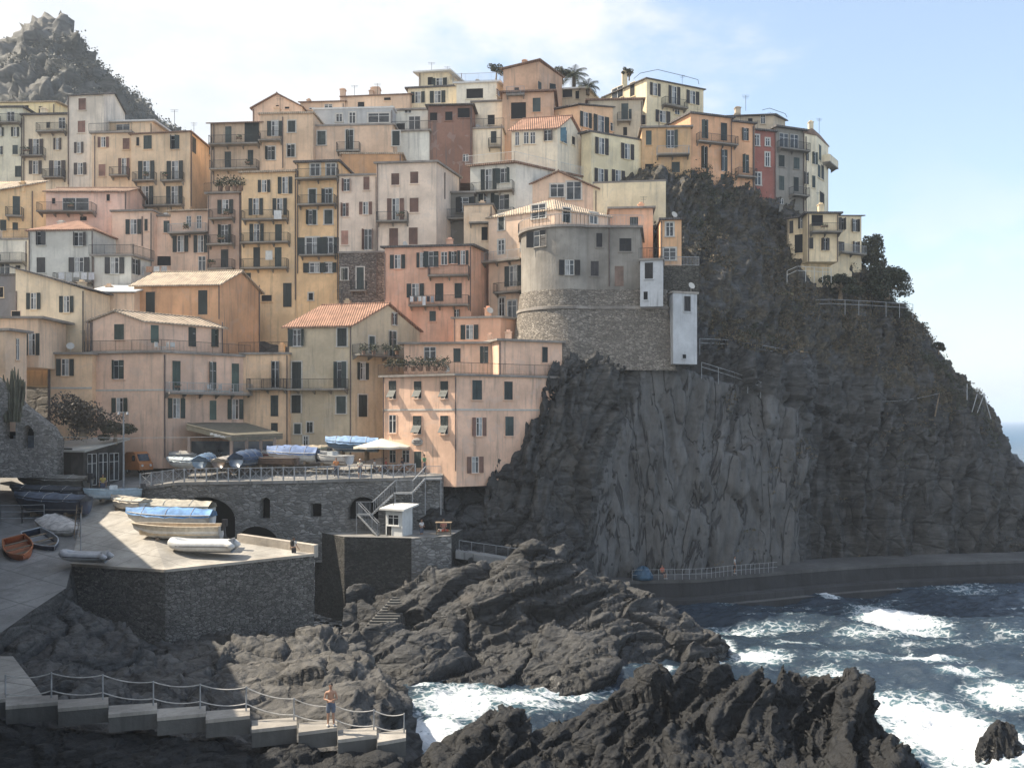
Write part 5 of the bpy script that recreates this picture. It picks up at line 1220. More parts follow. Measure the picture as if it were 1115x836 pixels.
# on the sunlit terrace
boat('white and cream open motor boat with wooden deck, in front on the terrace', 194,591,66.5,183,6.4,2.2,.95,(.62,.60,.56),(.55,.42,.27),(.6,.5,.36),motor=True,stripe=(.5,.43,.33),rest=.35)
boat('white boat under a bright blue tarpaulin, middle of the terrace', 186,578,70,180,6.6,2.2,1.0,(.55,.55,.53),cover=(.13,.27,.50),hump=.55,rest=.3)
boat('boat under a beige canvas cover, rearmost of the terrace row', 184,568,73.3,177,7.2,2.3,1.05,(.45,.43,.39),cover=(.36,.33,.27),hump=.5,rest=.3)
rib('pale grey inflatable dinghy on the edge of the sunlit terrace', 218,603,64.2,176,4.8,1.9,(.55,.55,.54))
boat('small white boat with tan cover left of the blue tarpaulin boat', 140,556,73.5,150,4.2,1.6,.8,(.5,.49,.46),cover=(.4,.36,.29),hump=.25)
boat('pale blue runabout with windscreen by the lamp post', 123,545,76,215,4.4,1.7,.8,(.42,.52,.58),(.5,.55,.58),console=True,motor=True)
# in the shade at left
boat('long boat with dull grey cover closest to the shed', 58,533,77.4,172,6.6,2.0,.9,(.16,.15,.13),cover=(.22,.205,.18),hump=.3,motor=True)
boat('dark boat with black cover between grey and blue covered boats', 52,545,75.4,174,6.4,2.0,.85,(.05,.055,.065),cover=(.045,.05,.06),hump=.3)
boat('boat under a slate blue cover beside the ladder', 56,561,72.8,172,6.2,2.2,1.25,(.05,.055,.075),cover=(.085,.105,.14),hump=.45)
boat('pale covered dinghy tilted on the slipway above the dark blue rowing boat', 66,581,69.5,-38,4.7,2.0,.7,(.5,.48,.45),(.3,.3,.3),flip=False,cover=(.50,.47,.44),hump=.22,tilt=16,pitch=10)
boat('dark blue rowing boat with pale inside, beside the orange boat', 47,598,66.4,-42,4.6,1.8,.75,(.035,.045,.075),(.30,.31,.32),(.4,.42,.44),tilt=10,pitch=12)
boat('bright orange rowing boat on the shaded slipway', 22,606,64.2,-52,4.1,1.8,.7,(.50,.15,.055),(.42,.15,.07),(.42,.16,.07),tilt=12,pitch=14)
rib('worn grey inflatable dinghy on the corner of the stone terrace wall', 90,614,61,172,3.4,1.4,(.42,.42,.43))
# on the piazza
boat('small white boat with pale blue cover at the left end of piazza row', 203,511,79.5,170,3.6,1.5,.7,(.5,.52,.53),cover=(.38,.44,.47),hump=.25)
boat('boat with steel blue cover in front of the café canopy', 224,510,79.6,95,4.2,1.7,.75,(.2,.25,.3),cover=(.10,.17,.27),hump=.5)
boat('brown wooden boat with white top in the piazza row', 249,510,79.6,85,4.4,1.7,.7,(.12,.09,.07),cover=(.34,.31,.28),hump=.3)
boat('boat with dark navy cover right of the brown wooden boat', 270,509,80,80,4.6,1.9,.85,(.07,.1,.15),cover=(.055,.09,.16),hump=.65)
boat('low brown open boat in front of canopy posts', 297,508,80.5,170,4.6,1.7,.65,(.14,.095,.07),(.16,.11,.08))
boat('white cabin boat with blue sheet below the olive house', 319,504.5,81.5,175,4.6,1.8,.85,(.55,.55,.54),cover=(.13,.19,.34),hump=.7)
boat('white open rowing boat by the olive house door', 345,503,83,160,4.2,1.6,.85,(.5,.5,.5),(.12,.1,.09))
boat('white boat with black inside next to the blue tarpaulin stack', 362,507,80.5,150,4.0,1.6,.8,(.5,.5,.49),(.05,.05,.06),console=True)
boat('boat raised on a stand under a light blue tarpaulin', 384,501,83.2,178,4.8,1.9,.9,(.1,.16,.22),cover=(.22,.34,.52),hump=.6,rest=.75)

boat('grey covered boat half hidden behind the pale blue covered one', 212,505,83,15,4.4,1.7,.8,(.3,.31,.32),cover=(.28,.27,.25),hump=.35)
boat('turquoise painted rowing boat behind the brown wooden boat', 238,505,83.4,8,4.2,1.6,.75,(.12,.26,.28),(.3,.3,.28))
boat('red striped white boat behind low brown open boat', 290,503,83.6,170,4.6,1.7,.8,(.52,.51,.49),cover=(.30,.27,.24),hump=.3,stripe=(.35,.06,.05))
boat('green hulled boat under a sand coloured sheet near the olive house', 333,500.5,85.6,12,4.6,1.8,.85,(.06,.14,.10),cover=(.40,.34,.25),hump=.4)
# ================================================================ street furniture, shed, café
t = House('boat_shed', 'dark boarded boat shed with pale corrugated roof', (60,58,55), cat='shed', wallmat=flat('dark_boards', (.05,.047,.044), .85, var=.4, scale=1.4))
t.block([(26,81),(91,77.3),(135,82)], 492.5, 534, roof=('shed', 0, 1.0, concrete('corrugated_sheet', (.52,.50,.45), .3)), wins='h 40 503 24 30; h 66 503 24 30; D 100 511 10 34; D 112 509 10 32; D 124 508 10 30', shut=DARKB)
p0 = P(21,520,77); t = thing('sign_board', 'plain blue grey board on a post left of the shed', 'sign', p0)
MB().bar((0,0,0), (0,0,Z(474,77)-p0.z), .09).build('post', M_GALV, t); a, c = P(15,489.5,76.9)-p0, P(40,474,76.9)-p0; MB().box(a.x, c.x, -.16, -.1, a.z, c.z).build('board', flat('blue_grey_board', (.13,.155,.19), .6), t)
p0 = P(134.5,533,77.6); t = thing('lamp_post', 'tall grey lamp post with two small lamps by the shed', 'lamp post', p0)
z_ = Z(448,77.6)-p0.z; MB().bar((0,0,0), (0,0,z_), .09, .06, 8).build('pole', M_STEEL, t); MB().bar((-.35,0,z_-.1), (.3,0,z_-.1), .03).build('arm', M_STEEL, t)
for x in (-.4, .35): MB().bar((x,0,z_-.02), (x,-.05,z_-.28), .06, .13, 8).build('lamp_head', M_GALV, t)
p0 = P(40,475,77); t = thing('overhead_cable', 'thin pale cable strung from the blue board to the canopy', 'cable', p0); pts = [P(40+ (252-40)*k/12, 475, 77+3*k/12)-p0-Vector((0,0,.12*4*k/12*(1-k/12))) for k in range(13)]; MB().tube(pts, .03, 4).build('cable', M_ROPE, t)
# orange three wheeled van
p0 = P(151,515.5,82.5); t = thing('three_wheeler', 'orange three wheeled van parked beside the shed', 'van', p0, math.radians(-35)); mo = flat('orange_paint', (.42,.16,.05), .4, var=.1)
prof_ = [(-1.25,.35),(-1.25,1.75),(-.9,2.0),(.2,2.05),(.55,1.85),(.95,1.15),(1.2,1.0),(1.25,.4)]
b = MB(); n_ = len(prof_); b.add([(x,-.68,z) for x,z in prof_]+[(x,.68,z) for x,z in prof_], [tuple(range(n_)), tuple(range(2*n_-1,n_-1,-1))]+[(i,n_+i,n_+(i+1)%n_,(i+1)%n_) for i in range(n_)]); b.build('body', mo, t)
b = MB(); b.add([(.58,-.55,1.83),(.58,.55,1.83),(.94,.55,1.2),(.94,-.55,1.2)], [(0,1,2,3)]); b.v = [(x+.02,y,z+.02) for x,y,z in b.v]; b.build('windscreen', M_GLASS, t)
for s_ in (-1,1): MB().box(.0,.5,s_*.69-.005,s_*.69+.005,1.2,1.7).build('side_window', M_GLASS, t); MB().bar((1.22,s_*.42,.8), (1.29,s_*.42,.8), .11, n=10).build('headlight', M_WHITE, t)
for x, y in ((-.75,-.6),(-.75,.6),(.85,0)):
    w_ = MB().bar((x,y-.07,.28), (x,y+.07,.28), .28, n=14).build('wheel', flat('tyre_rubber', (.025,.025,.025), .9), t); MB().bar((x,y-.075,.28), (x,y+.075,.28), .13, n=10).build('rim', M_GALV, w_)
# café canopy
p0 = P(252,505,82); t = thing('cafe_canopy', 'sloping olive brown café canopy on pale posts', 'canopy', p0); mc = flat('canopy_cloth', (.15,.135,.10), .8, var=.15)
q = [P(203,463,82.2), P(252,475,80.8), P(308,473,84.2), P(268,461.5,88), P(205,461,85.8)]; b = MB(); n_ = 5; q = [v-p0 for v in q]
b.add([v for v in q]+[v+Vector((0,0,.12)) for v in q], [(4,3,2,1,0),(5,6,7,8,9)]+[(i,(i+1)%n_,n_+(i+1)%n_,n_+i) for i in range(n_)]); b.build('canopy_roof', mc, t)
for a, c in ((q[0],q[1]),(q[1],q[2])):
    d = c-a; bb = MB(); bb.add([a+Vector((0,-.02,-.02)), c+Vector((0,-.02,-.02)), c+Vector((0,-.02,-.42)), a+Vector((0,-.02,-.42))], [(0,1,2,3)]); bb.build('valance', mc, t)
ls = MB(); d = (q[1]-q[0])
for i, (u, w_) in enumerate([(.55,.03),(.58,.05),(.62,.03),(.66,.06),(.70,.03),(.74,.05),(.78,.03),(.82,.05),(.86,.03)]):
    c = q[0]+d*u; ls.box(c.x-w_*2, c.x+w_*2, c.y-.09, c.y-.06, c.z-.34+.04*(i%3), c.z-.16+.05*(i%2))
ls.build('lettering', M_WHITE, t)
for px, Y in ((206,82.3),(252,81),(268.5,81.9),(284,82.9),(299,83.7)):
    a = P(px,476,Y)-p0; MB().box(a.x-.13, a.x+.13, a.y-.1, a.y+.1, -.9+ .0, a.z).build('post', plaster((.36,.27,.22), .3), t)
for pa, pb in (((208,82.4),(250,81)),((254,81.1),(267,81.8)),((270,82),(282.5,82.8)),((285.5,83),(297.5,83.6))):
    a, c = P(pa[0],480,pa[1])-p0, P(pb[0],480,pb[1])-p0; f_ = MB(); f_.add([(a.x,a.y+.02,.2),(c.x,c.y+.02,.2),(c.x,c.y+.02,c.z),(a.x,a.y+.02,a.z)], [(0,1,2,3)]); f_.build('glass_panel', M_GLASS, t)
# parasols over café tables
def parasol(label, px, py, Y, r, col, h=2.4):
    p0 = P(px,py,Y); t = thing('parasol', label, 'parasol', p0); MB().bar((0,0,0),(0,0,h+.1),.03).build('pole', M_WOOD, t)
    b = MB(); vs = [(0,0,h+.1)]+[(r*math.cos(a)*1.0, r*math.sin(a), h-.62-.06*(i%2)) for i, a in enumerate(np.linspace(0, 2*math.pi, 17)[:-1])]; b.add(vs, [(0,i,i%16+1) for i in range(1,17)]); lo_ = [(x,y,z-.18) for x,y,z in vs[1:]]; b.add(vs[1:]+lo_, [(i,(i+1)%16,16+(i+1)%16,16+i) for i in range(16)]); b.build('parasol_canopy', flat('parasol_cloth', col, .8, var=.06), t)
    return t
parasol('large cream parasol in front of the sunlit pink house', 416,508,83,2.7,(.62,.57,.48),2.55)
parasol('small blue parasol beside the light blue tarpaulin', 398,505,84,1.4,(.15,.25,.36),2.4)
# ---- people: one skinned body, clothes as separate shells
SKIN = flat('skin', (.36,.20,.13), .6, var=.06); HAIR = flat('dark_hair', (.025,.018,.014), .7)
def skin_mesh(name, joints, edges, mat, sub=2):
    me = bpy.data.meshes.new(name); me.from_pydata([j[0] for j in joints], edges, [])
    o = bpy.data.objects.new(name, me); COL.objects.link(o)
    o.modifiers.new('s', 'SKIN'); sv = me.skin_vertices[0].data
    for v, j in zip(sv, joints): v.radius = (j[1], j[1] if len(j) < 3 else j[2])
    sv[0].use_root = True
    m_ = o.modifiers.new('u', 'SUBSURF'); m_.levels = sub; m_.render_levels = sub
    dg = bpy.context.evaluated_depsgraph_get(); me2 = bpy.data.meshes.new_from_object(o.evaluated_get(dg)); me2.materials.clear(); me2.materials.append(mat)
    me2.polygons.foreach_set('use_smooth', [True]*len(me2.polygons)); bpy.data.objects.remove(o); me2.name = name
    return me2
def blob_mesh(fn, n=14, m=10):
    b = MB()
    for i in range(m+1):
        for j in range(n): b.v.append(fn(math.pi*i/m, 2*math.pi*j/n))
    for i in range(m):
        for j in range(n): b.f.append((i*n+j, i*n+(j+1)%n, (i+1)*n+(j+1)%n, (i+1)*n+j)); b.mi.append(0)
    return b
def person(label, loc, rz, top=None, legs=(.05,.06,.08), pose='stand', hands='front', hair=True, shoes=(.5,.48,.45), long_=False, scale=1., hairc=HAIR, group=None):
    """1.75 m figure facing local -y"""
    t = thing('person', label, 'person', loc, rz, group); t.scale = (scale,)*3
    sit = pose == 'sit'; zh = .48 if sit else .93
    hd = zh+.70
    if sit: kn = [(s_*.11, -.44, .47) for s_ in (-1,1)]; an = [(s_*.11, -.46, .09) for s_ in (-1,1)]
    else: kn = [(s_*.10, -.02 if s_ < 0 else .0, .50) for s_ in (-1,1)]; an = [(s_*.115, .03, .09) for s_ in (-1,1)]
    J = [((0,.0,zh),.145,.105), ((0,-.005,zh+.20),.135,.095), ((0,.0,zh+.40),.165,.105), ((0,.01,zh+.52),.10,.075), ((0,.0,zh+.585),.052,.055), ((0,-.012,zh+.66),.068,.078), ((0,-.014,zh+.75),.078,.092), ((0,-.01,zh+.81),.052,.062)]
    E = [(0,1),(1,2),(2,3),(3,4),(4,5),(5,6),(6,7)]
    for k, s_ in enumerate((-1,1)):
        b0 = len(J); J += [((s_*.09,.0,zh-.06),.092), (tuple(np.array([s_*.095,0,zh-.08])*.5+np.array(kn[k])*.5),.078), (kn[k],.057), (tuple(np.array(kn[k])*.55+np.array(an[k])*.45),.055), (an[k],.036), ((an[k][0]+s_*.02, an[k][1]-.14, .035),.038,.03)]
        E += [(0,b0),(b0,b0+1),(b0+1,b0+2),(b0+2,b0+3),(b0+3,b0+4),(b0+4,b0+5)]
    HANDS = []
    for s_ in (-1,1):
        sh = np.array([s_*.185,.005,zh+.47])
        if hands == 'front': el = np.array([s_*.265,-.03,zh+.20]); wr = np.array([s_*.06,-.25,zh+.20])
        elif hands == 'side': el = np.array([s_*.26,.02,zh+.19]); wr = np.array([s_*.27,-.05,zh-.05])
        elif hands == 'rest' : el = np.array([s_*.27,.03,zh+.19]); wr = np.array([s_*.33,-.10,zh+.0])
        b0 = len(J); J += [(tuple(sh),.062), (tuple(sh*.5+el*.5),.047), (tuple(el),.04), (tuple(el*.45+wr*.55),.036), (tuple(wr),.026)]
        E += [(2,b0),(b0,b0+1),(b0+1,b0+2),(b0+2,b0+3),(b0+3,b0+4)]
        d = (wr-el)/np.linalg.norm(wr-el); sd_ = np.cross(d, [0,0,1.]); sd_ /= np.linalg.norm(sd_)+1e-9; dn = np.array([0,0,-1.])
        pm_ = wr+d*.085; b1 = len(J); J.append((tuple(pm_),.042,.02)); E.append((b0+4,b1))
        for q_, ln in ((-.032,.062),(-.011,.075),(.011,.07),(.032,.055)):
            k1 = pm_+sd_*q_+d*.03; k2 = k1+d*ln*.5+dn*.012; k3 = k2+d*ln*.35+dn*.03; b2 = len(J); J += [(tuple(k1),.010),(tuple(k2),.009),(tuple(k3),.008)]; E += [(b1,b2),(b2,b2+1),(b2+1,b2+2)]
        th_ = wr+d*.03+sd_*.03*-s_; b2 = len(J); J += [(tuple(th_),.013),(tuple(th_+d*.04+sd_*.025*-s_),.010),(tuple(th_+d*.07+sd_*.02*-s_+dn*.02),.008)]; E += [(b0+4,b2),(b2,b2+1),(b2+1,b2+2)]
    body = link('body', skin_mesh('body', J, E, SKIN), t)
    # face
    f_ = MB(); hz_ = zh+.735
    f_.add([(-.014,-.098,hz_-.035),(.014,-.098,hz_-.035),(0,-.125,hz_-.03),(0,-.1,hz_+.012)], [(0,1,2),(0,2,3),(2,1,3)]); f_.build('nose', SKIN, t)
    for s_ in (-1,1):
        MB().box(s_*.032-.011, s_*.032+.011, -.106, -.094, hz_+.002, hz_+.014).build('eye', flat('eye_dark', (.03,.02,.02), .3), t)
        blob_mesh(lambda a, c: (s_*.083+.012*math.sin(a)*math.cos(c), -.005+.02*math.sin(a)*math.sin(c), hz_-.01+.033*math.cos(a)), 8, 6).build('ear', SKIN, t, smooth=True)
    MB().box(-.024,.024,-.101,-.092,hz_-.062,hz_-.052).build('mouth', flat('lips', (.28,.11,.09), .5), t)
    if hair: blob_mesh(lambda a, c: (.086*math.sin(a)*math.cos(c), .004+.102*math.sin(a)*math.sin(c)+(.02 if a < .8 else .012), hz_+.012+.10*math.cos(a) if a < 1.45 else hz_+.02-.05*(a-1.45)*(1 if math.sin(c) > -.2 else -.6))).build('hair', hairc, t, smooth=True)
    ml = flat('trouser_cloth', legs, .9, var=.2)
    JL = [((0,0,zh-.0),.162,.122), ((0,0,zh+.10),.155,.112)]; EL = [(0,1)]
    for k, s_ in enumerate((-1,1)):
        kk = np.array(kn[k]); mid = np.array([s_*.1,0,zh-.06])*.45+kk*.55; b0 = len(JL); JL += [((s_*.095,0,zh-.07),.112), (tuple(mid),.105), (tuple(kk*.92+np.array([s_*.1,0,zh])*.08),.098 if not long_ else .078)]; EL += [(0,b0),(b0,b0+1),(b0+1,b0+2)]
        if long_: JL.append((an[k],.062)); EL.append((b0+2,b0+3))
    link('trousers' if long_ else 'shorts', skin_mesh('shorts', JL, EL, ml), t)
    if top:
        mt = flat('shirt_cloth', top, .9, var=.1); JT = [((0,0,zh+.05),.16,.12), ((0,-.005,zh+.22),.152,.112), ((0,0,zh+.40),.18,.118), ((0,.01,zh+.52),.105,.085)]; ET = [(0,1),(1,2),(2,3)]
        for s_ in (-1,1):
            sh = np.array([s_*.185,.005,zh+.47]); el = np.array([s_*.265,0,zh+.20]); b0 = len(JT); JT += [(tuple(sh),.075), (tuple(sh*.4+el*.6),.066)]; ET += [(2,b0),(b0,b0+1)]
        link('shirt', skin_mesh('shirt', JT, ET, mt), t)
    for k, s_ in enumerate((-1,1)):
        a = an[k]; blob_mesh(lambda u, c: (a[0]+s_*.01+.052*math.sin(u)*math.cos(c), a[1]-.06+.14*math.sin(u)*math.sin(c), max(0., .045+.05*math.cos(u))), 12, 8).build('shoe', flat('shoe', shoes, .7), t, smooth=True)
    return t
zs = Z(797,35.8)
pm_ = person('bare chested man in blue grey shorts standing on the stepped path behind the rope', (XY(360.5,36.6)[0], 36.55, zs), math.radians(8), None, (.09,.11,.15), scale=1.0)
person('person in white shirt and dark vest at the corner of the boat terrace', P(318.5,605.5,65.6)+Vector((0,.4,-.35)), math.radians(160), (.58,.58,.57), (.03,.03,.035), hands='rest', long_=True, scale=.98)
M_V = flat('vest_black', (.02,.02,.022), .8)
bp = P(318.5,605.5,65.6)+Vector((0,.4,-.35)); t = thing('backpack', 'black backpack worn by the person at the terrace corner', 'backpack', bp+Vector((-.07,-.2,1.05)), math.radians(-20)); blob_mesh(lambda a, c: (.17*max(-.8,min(.8,math.sin(a)*math.cos(c)*1.3)), .1*math.sin(a)*math.sin(c), .25+.27*math.cos(a))).build('bag', M_V, t, smooth=True); g = MB(); g.tube([(-.1,.08,.45),(-.11,.2,.5),(-.1,.3,.4)], .02, 5); g.tube([(.1,.08,.45),(.11,.2,.5),(.1,.3,.4)], .02, 5); g.build('strap', M_V, t)
person('person in white top standing beside the kiosk stall', P(459,587,76)+Vector((0,0,0)), math.radians(50), (.6,.58,.56), (.1,.12,.16), hands='front')
person('person in salmon top seated behind the kiosk stall', P(483,584,77.6)+Vector((0,0,.1)), math.radians(-20), (.5,.22,.17), (.1,.1,.1), hands='front', pose='sit', scale=1.15)
# stall
p0 = P(483,586,76); t = thing('market_stall', 'wooden stall with red and white goods next to the kiosk', 'stall', p0); b = MB()
for x in (-.6,.6):
    for y in (-.35,.35): b.bar((x,y,0),(x,y,1.35),.035,n=4)
b.build('frame', M_WOOD, t); MB().box(-.7,.7,-.45,.45,1.35,1.4).build('top_board', M_WOOD, t); MB().box(-.6,.6,-.35,.35,.55,.59).build('shelf', M_WOOD, t)
for i in range(14):
    c = random.choice([(.5,.12,.07),(.6,.55,.48),(.5,.3,.12),(.6,.6,.58)]); x, y = random.uniform(-.5,.5), random.uniform(-.3,.25); z_ = random.choice([.61,.61,.1]); r_ = random.uniform(.08,.14)
    blob_mesh(lambda a, q_: (x+r_*math.sin(a)*math.cos(q_), y+r_*math.sin(a)*math.sin(q_), z_+r_+r_*math.cos(a)), 8, 6).build('goods', flat('goods_paint', c, .6), t, smooth=True)
# seated café guests and tables
MT = flat('table_top', (.5,.48,.44), .5)
def table(label, px, py, Y, group):
    p0 = P(px,py,Y); t = thing('cafe_table', label, 'table', p0, group=group); MB().bar((0,0,.72),(0,0,.75),.42,n=16).build('tabletop', MT, t); MB().bar((0,0,0),(0,0,.72),.035).build('leg', M_IRON, t); MB().bar((0,0,0),(0,0,.03),.25,n=12).build('foot', M_IRON, t)
    for s_ in (-1,1):
        c = thing('chair', 'dark metal café chair pulled up to a table by the pink house', 'chair', p0+Vector((s_*.72,.05,0)), s_*math.pi/2, 'café chairs on the piazza'); MB().box(-.2,.2,-.2,.2,.43,.46).build('seat', M_WOOD, c); MB().box(-.2,.2,.17,.2,.5,.86).build('backrest', M_WOOD, c)
        for x in (-.17,.17):
            for y in (-.17,.17): MB().bar((x,y,0),(x,y,.44),.016,n=4).build('leg', M_IRON, c)
for px, Y in ((398,81.3),(413,81.8),(428,82),(443,82.4)): table('small round café table by the cream parasol', px, 516-((Y-81)*1.0), Y, 'café tables on the piazza')
person('café guest in white top seated under the cream parasol', P(408,514.5,81.7), math.radians(80), (.6,.58,.56), (.1,.1,.13), pose='sit')
person('café guest in red top seated under the cream parasol', P(420,514,81.9), math.radians(-80), (.4,.09,.07), (.1,.1,.13), pose='sit')
person('café guest in black top seated right of cream parasol', P(438,513.5,82.1), math.radians(75), (.05,.05,.06), (.1,.1,.13), pose='sit')
person('person in orange top standing by the piazza railing', P(366,520,78.3), math.radians(20), (.5,.2,.08), (.06,.07,.1), hands='side', long_=True)
person('person in blue shirt walking by the café canopy posts', P(310,507.5,81.2), math.radians(100), (.1,.18,.35), (.3,.27,.22), hands='side')
person('person in white hat and cream shirt leaning at the piazza railing', P(392,521.3,78.2), math.radians(-10), (.55,.5,.4), (.08,.09,.12), hands='front', hairc=M_WHITE)
person('person in green top standing by the sunlit café door', P(462,515.5,81), math.radians(60), (.1,.25,.14), (.08,.09,.12), hands='side', long_=True)
person('person in dark shorts walking along the walkway below sprayed concrete', Vector((*XY(800,88.8), 2.6)), math.radians(80), (.5,.5,.5), (.05,.05,.06), hands='side')
person('person in yellow top walking down the shaded slipway street', P(112,538,78), math.radians(15), (.5,.38,.1), (.08,.09,.14), hands='side')
# oval sign with two lines of unreadable lettering over the café door
fa_ = [f for f in PINKF.faces]; 
PINKF.faces = [(Vector((*XY(417,84),0)), Vector((*XY(497,80.5),0)), 417, 497)]
pp, u, nn, ang = PINKF.hit(455,481); sg_ = thing('wall_sign', 'pale oval sign with dark lines over the café door', 'sign', pp+nn*.12, ang)
blob_mesh(lambda a, c: (.62*math.sin(a)*math.cos(c), .05*math.cos(a), .36*math.sin(a)*math.sin(c)), 20, 6).build('plate', flat('sign_plate', (.33,.31,.29), .6), sg_)
b = MB()
for z_, w_ in ((.1,.36),(-.08,.44)):
    x = -w_
    while x < w_: l_ = random.uniform(.05,.11); b.box(x, x+l_, -.075, -.05, z_-.035, z_+.035); x += l_+.03
b.build('lettering', flat('sign_ink', (.04,.04,.05), .7), sg_)
# blue tarpaulin and seated person on the walkway
p0 = P(700,632,85.6); p0.z = 2.61; t = thing('tarpaulin', 'blue tarpaulin heap on the walkway at the cliff foot', 'tarpaulin', p0); blob_mesh(lambda a, c: (1.0*math.sin(a)*math.cos(c)*(1+.12*math.sin(3*c)), .8*math.sin(a)*math.sin(c), max(0, 1.15*math.cos(a)**.9 if math.cos(a) > 0 else 0)*(1+.15*math.sin(5*c+a*4))), 20, 12).build('sheet', flat('blue_sheet', (.035,.085,.14), .6, var=.3), t, smooth=True)
q0 = P(721,632,86.3); q0.z = 2.61; person('person in red orange top seated beside the blue tarpaulin', q0, math.radians(30), (.5,.13,.08), (.04,.04,.05), pose='sit')
# ================================================================ plants
def leafmat(name, c, c2, var=1.):
    m, t_, b_, pos = newmat(name); n_ = t_.noise(pos, 1.6, 4, .6); n2 = t_.noise(pos, 14, 2)
    col_ = t_.mix(t_.ramp(n_, .3, .7), c, c2); t_.link(t_.mix(t_.ramp(n2, .4, .7, 0, .5), col_, sc(c2, 1.4)), b_.inputs['Base Color']); b_.inputs['Roughness'].default_value = .7
    return m
L_DARK = leafmat('dark_leaf', (.024,.028,.017), (.06,.065,.036)); L_DRY = leafmat('dry_scrub_leaf', (.07,.055,.036), (.17,.13,.078)); L_PALM = leafmat('palm_leaf', (.02,.028,.012), (.06,.07,.035)); L_OLIVE = leafmat('olive_leaf', (.04,.042,.028), (.1,.098,.064)); L_RED = leafmat('dry_vine_leaf', (.05,.042,.033), (.13,.105,.08))
rng = np.random.default_rng(5)
def leaves(C, size, up=.3):
    n_ = len(C); a = rng.normal(size=(n_,3)); a[:,2] += up; a /= np.linalg.norm(a,axis=1,keepdims=True); b_ = np.cross(a, rng.normal(size=(n_,3))); b_ /= np.linalg.norm(b_,axis=1,keepdims=True)
    s_ = size*rng.uniform(.5,1.4,(n_,1)); V = np.stack([C-b_*s_*.35, C+a*s_*.5-b_*0, C+b_*s_*.35, C-a*s_*.5], 1).reshape(-1,3)
    return V, np.arange(4*n_).reshape(-1,4)
def bush(name, label, cat, px, py, Y, r, n_, size, mat, h=None, lumps=9, trunk=True, group=None, drop=0):
    p0 = P(px,py,Y); h = h or r[2]*2; t = thing(name, label, cat, p0-Vector((0,0,drop)), group=group)
    Cc = []; cs = []
    for k in range(lumps):
        d = rng.normal(size=3); d /= np.linalg.norm(d); c = np.array([0,0,h*.55+drop])+d*np.array(r)*rng.uniform(.35,.95); cs.append(c); m_ = n_//lumps
        q = rng.normal(size=(m_,3)); q /= np.linalg.norm(q,axis=1,keepdims=True); Cc.append(c+q*rng.uniform(.3,1,(m_,1))**.5*np.array(r)*rng.uniform(.28,.5))
    V, Fq = leaves(np.concatenate(Cc), size); link('crown', npmesh('crown', V, Fq, mat, False), t)
    if trunk:
        b = MB(); b.bar((0,0,-.5),(0.1,0,h*.4+drop),.12*max(r),.06*max(r))
        for c in cs: b.bar((.08,0,h*.3+drop), tuple(c), .045*max(r), .012*max(r), 5)
        b.build('trunk', M_WOOD, t)
    return t
def palm(label, px, py, Y, hgt, nf, ln, mat, trunk_r=.25):
    p0 = P(px,py,Y); t = thing('palm_tree', label, 'palm', p0); b = MB()
    for k in range(8): b.bar((0,0,hgt*k/8-.5*(k==0)),(0,0,hgt*(k+1)/8),trunk_r*1.12,trunk_r*.92,8)
    b.build('trunk', flat('palm_trunk', (.10,.075,.05), .95, var=.3), t)
    for k in range(nf):
        az = k*2.39996; el = math.radians(np.interp(k/nf, [0,1], [78,5])); f_ = MB(); pr = None; d = Vector((math.cos(az),math.sin(az),0)); sd_ = Vector((-d.y,d.x,0))
        x, z_, e_ = 0., hgt, el; pts = []
        for s_ in range(10): pts.append(d*x+Vector((0,0,z_))); x += ln/9*math.cos(e_); z_ += ln/9*math.sin(e_); e_ -= .20
        for s_ in range(9):
            f_.bar(pts[s_], pts[s_+1], .025, n=3, cap=False)
            for fr in (0,.5):
                c = pts[s_].lerp(pts[s_+1], fr); w_ = ln*.26*math.sin(math.pi*min(1,(s_+fr+1)/10.5))+.05; dd = (pts[s_+1]-pts[s_]).normalized()
                for sg in (-1,1): f_.add([c-dd*.03, c+dd*.06, c+sd_*sg*w_+dd*w_*.5-Vector((0,0,w_*.45))], [(0,1,2)])
        f_.build('frond', mat, t)
    return t
palm('palm tree standing above the hilltop roofs', 625,96,122,1.6,26,2.4,L_PALM)
palm('low bushy palm beside white flat hilltop roof', 640,100,120.5,.5,20,2.0,L_PALM)
bush('shrub','dark roof garden shrub left of the brown attic house','shrub',540,84,117,(1.1,.8,.9),900,.22,L_DARK)
bush('shrub','olive green shrub between palm and brown attic house','shrub',612,88,121.5,(1.6,1,.8),1200,.22,L_OLIVE)
bush('shrub','low shrub on the roof edge of the tall yellow house','shrub',685,84,123,(.9,.6,.7),700,.18,L_DARK)
bush('tree','dark evergreen tree beside the seaward cream villa','tree',966,322,111.5,(3.1,2.2,2.3),10500,.26,L_DARK,h=3.6,lumps=34)
bush('tree','feathery tamarisk tree rising behind the seaward villa','tree',948,292,114.5,(1.7,1.5,2.1),5200,.3,L_OLIVE,h=3.6,lumps=26)
bush('shrub','round dark shrub below the seaward villa railing','shrub',915,322,109.3,(2.6,1.6,1.5),3200,.26,L_DARK,h=2.4)
bush('shrub','small wind bent shrub on the right cliff edge','shrub',1022,382,112.5,(.9,.7,.6),900,.22,L_DARK)
bush('vine','tangled dry vine over the wall by the pink corner house','vine',90,470,79.8,(3.2,1.2,2.0),4200,.24,L_RED,h=2.4,lumps=26)
bush('vine','dark green climber hanging beside the lamp post','vine',125,478,80.5,(2.0,1.,1.0),2600,.2,L_OLIVE,h=1.6,lumps=10)
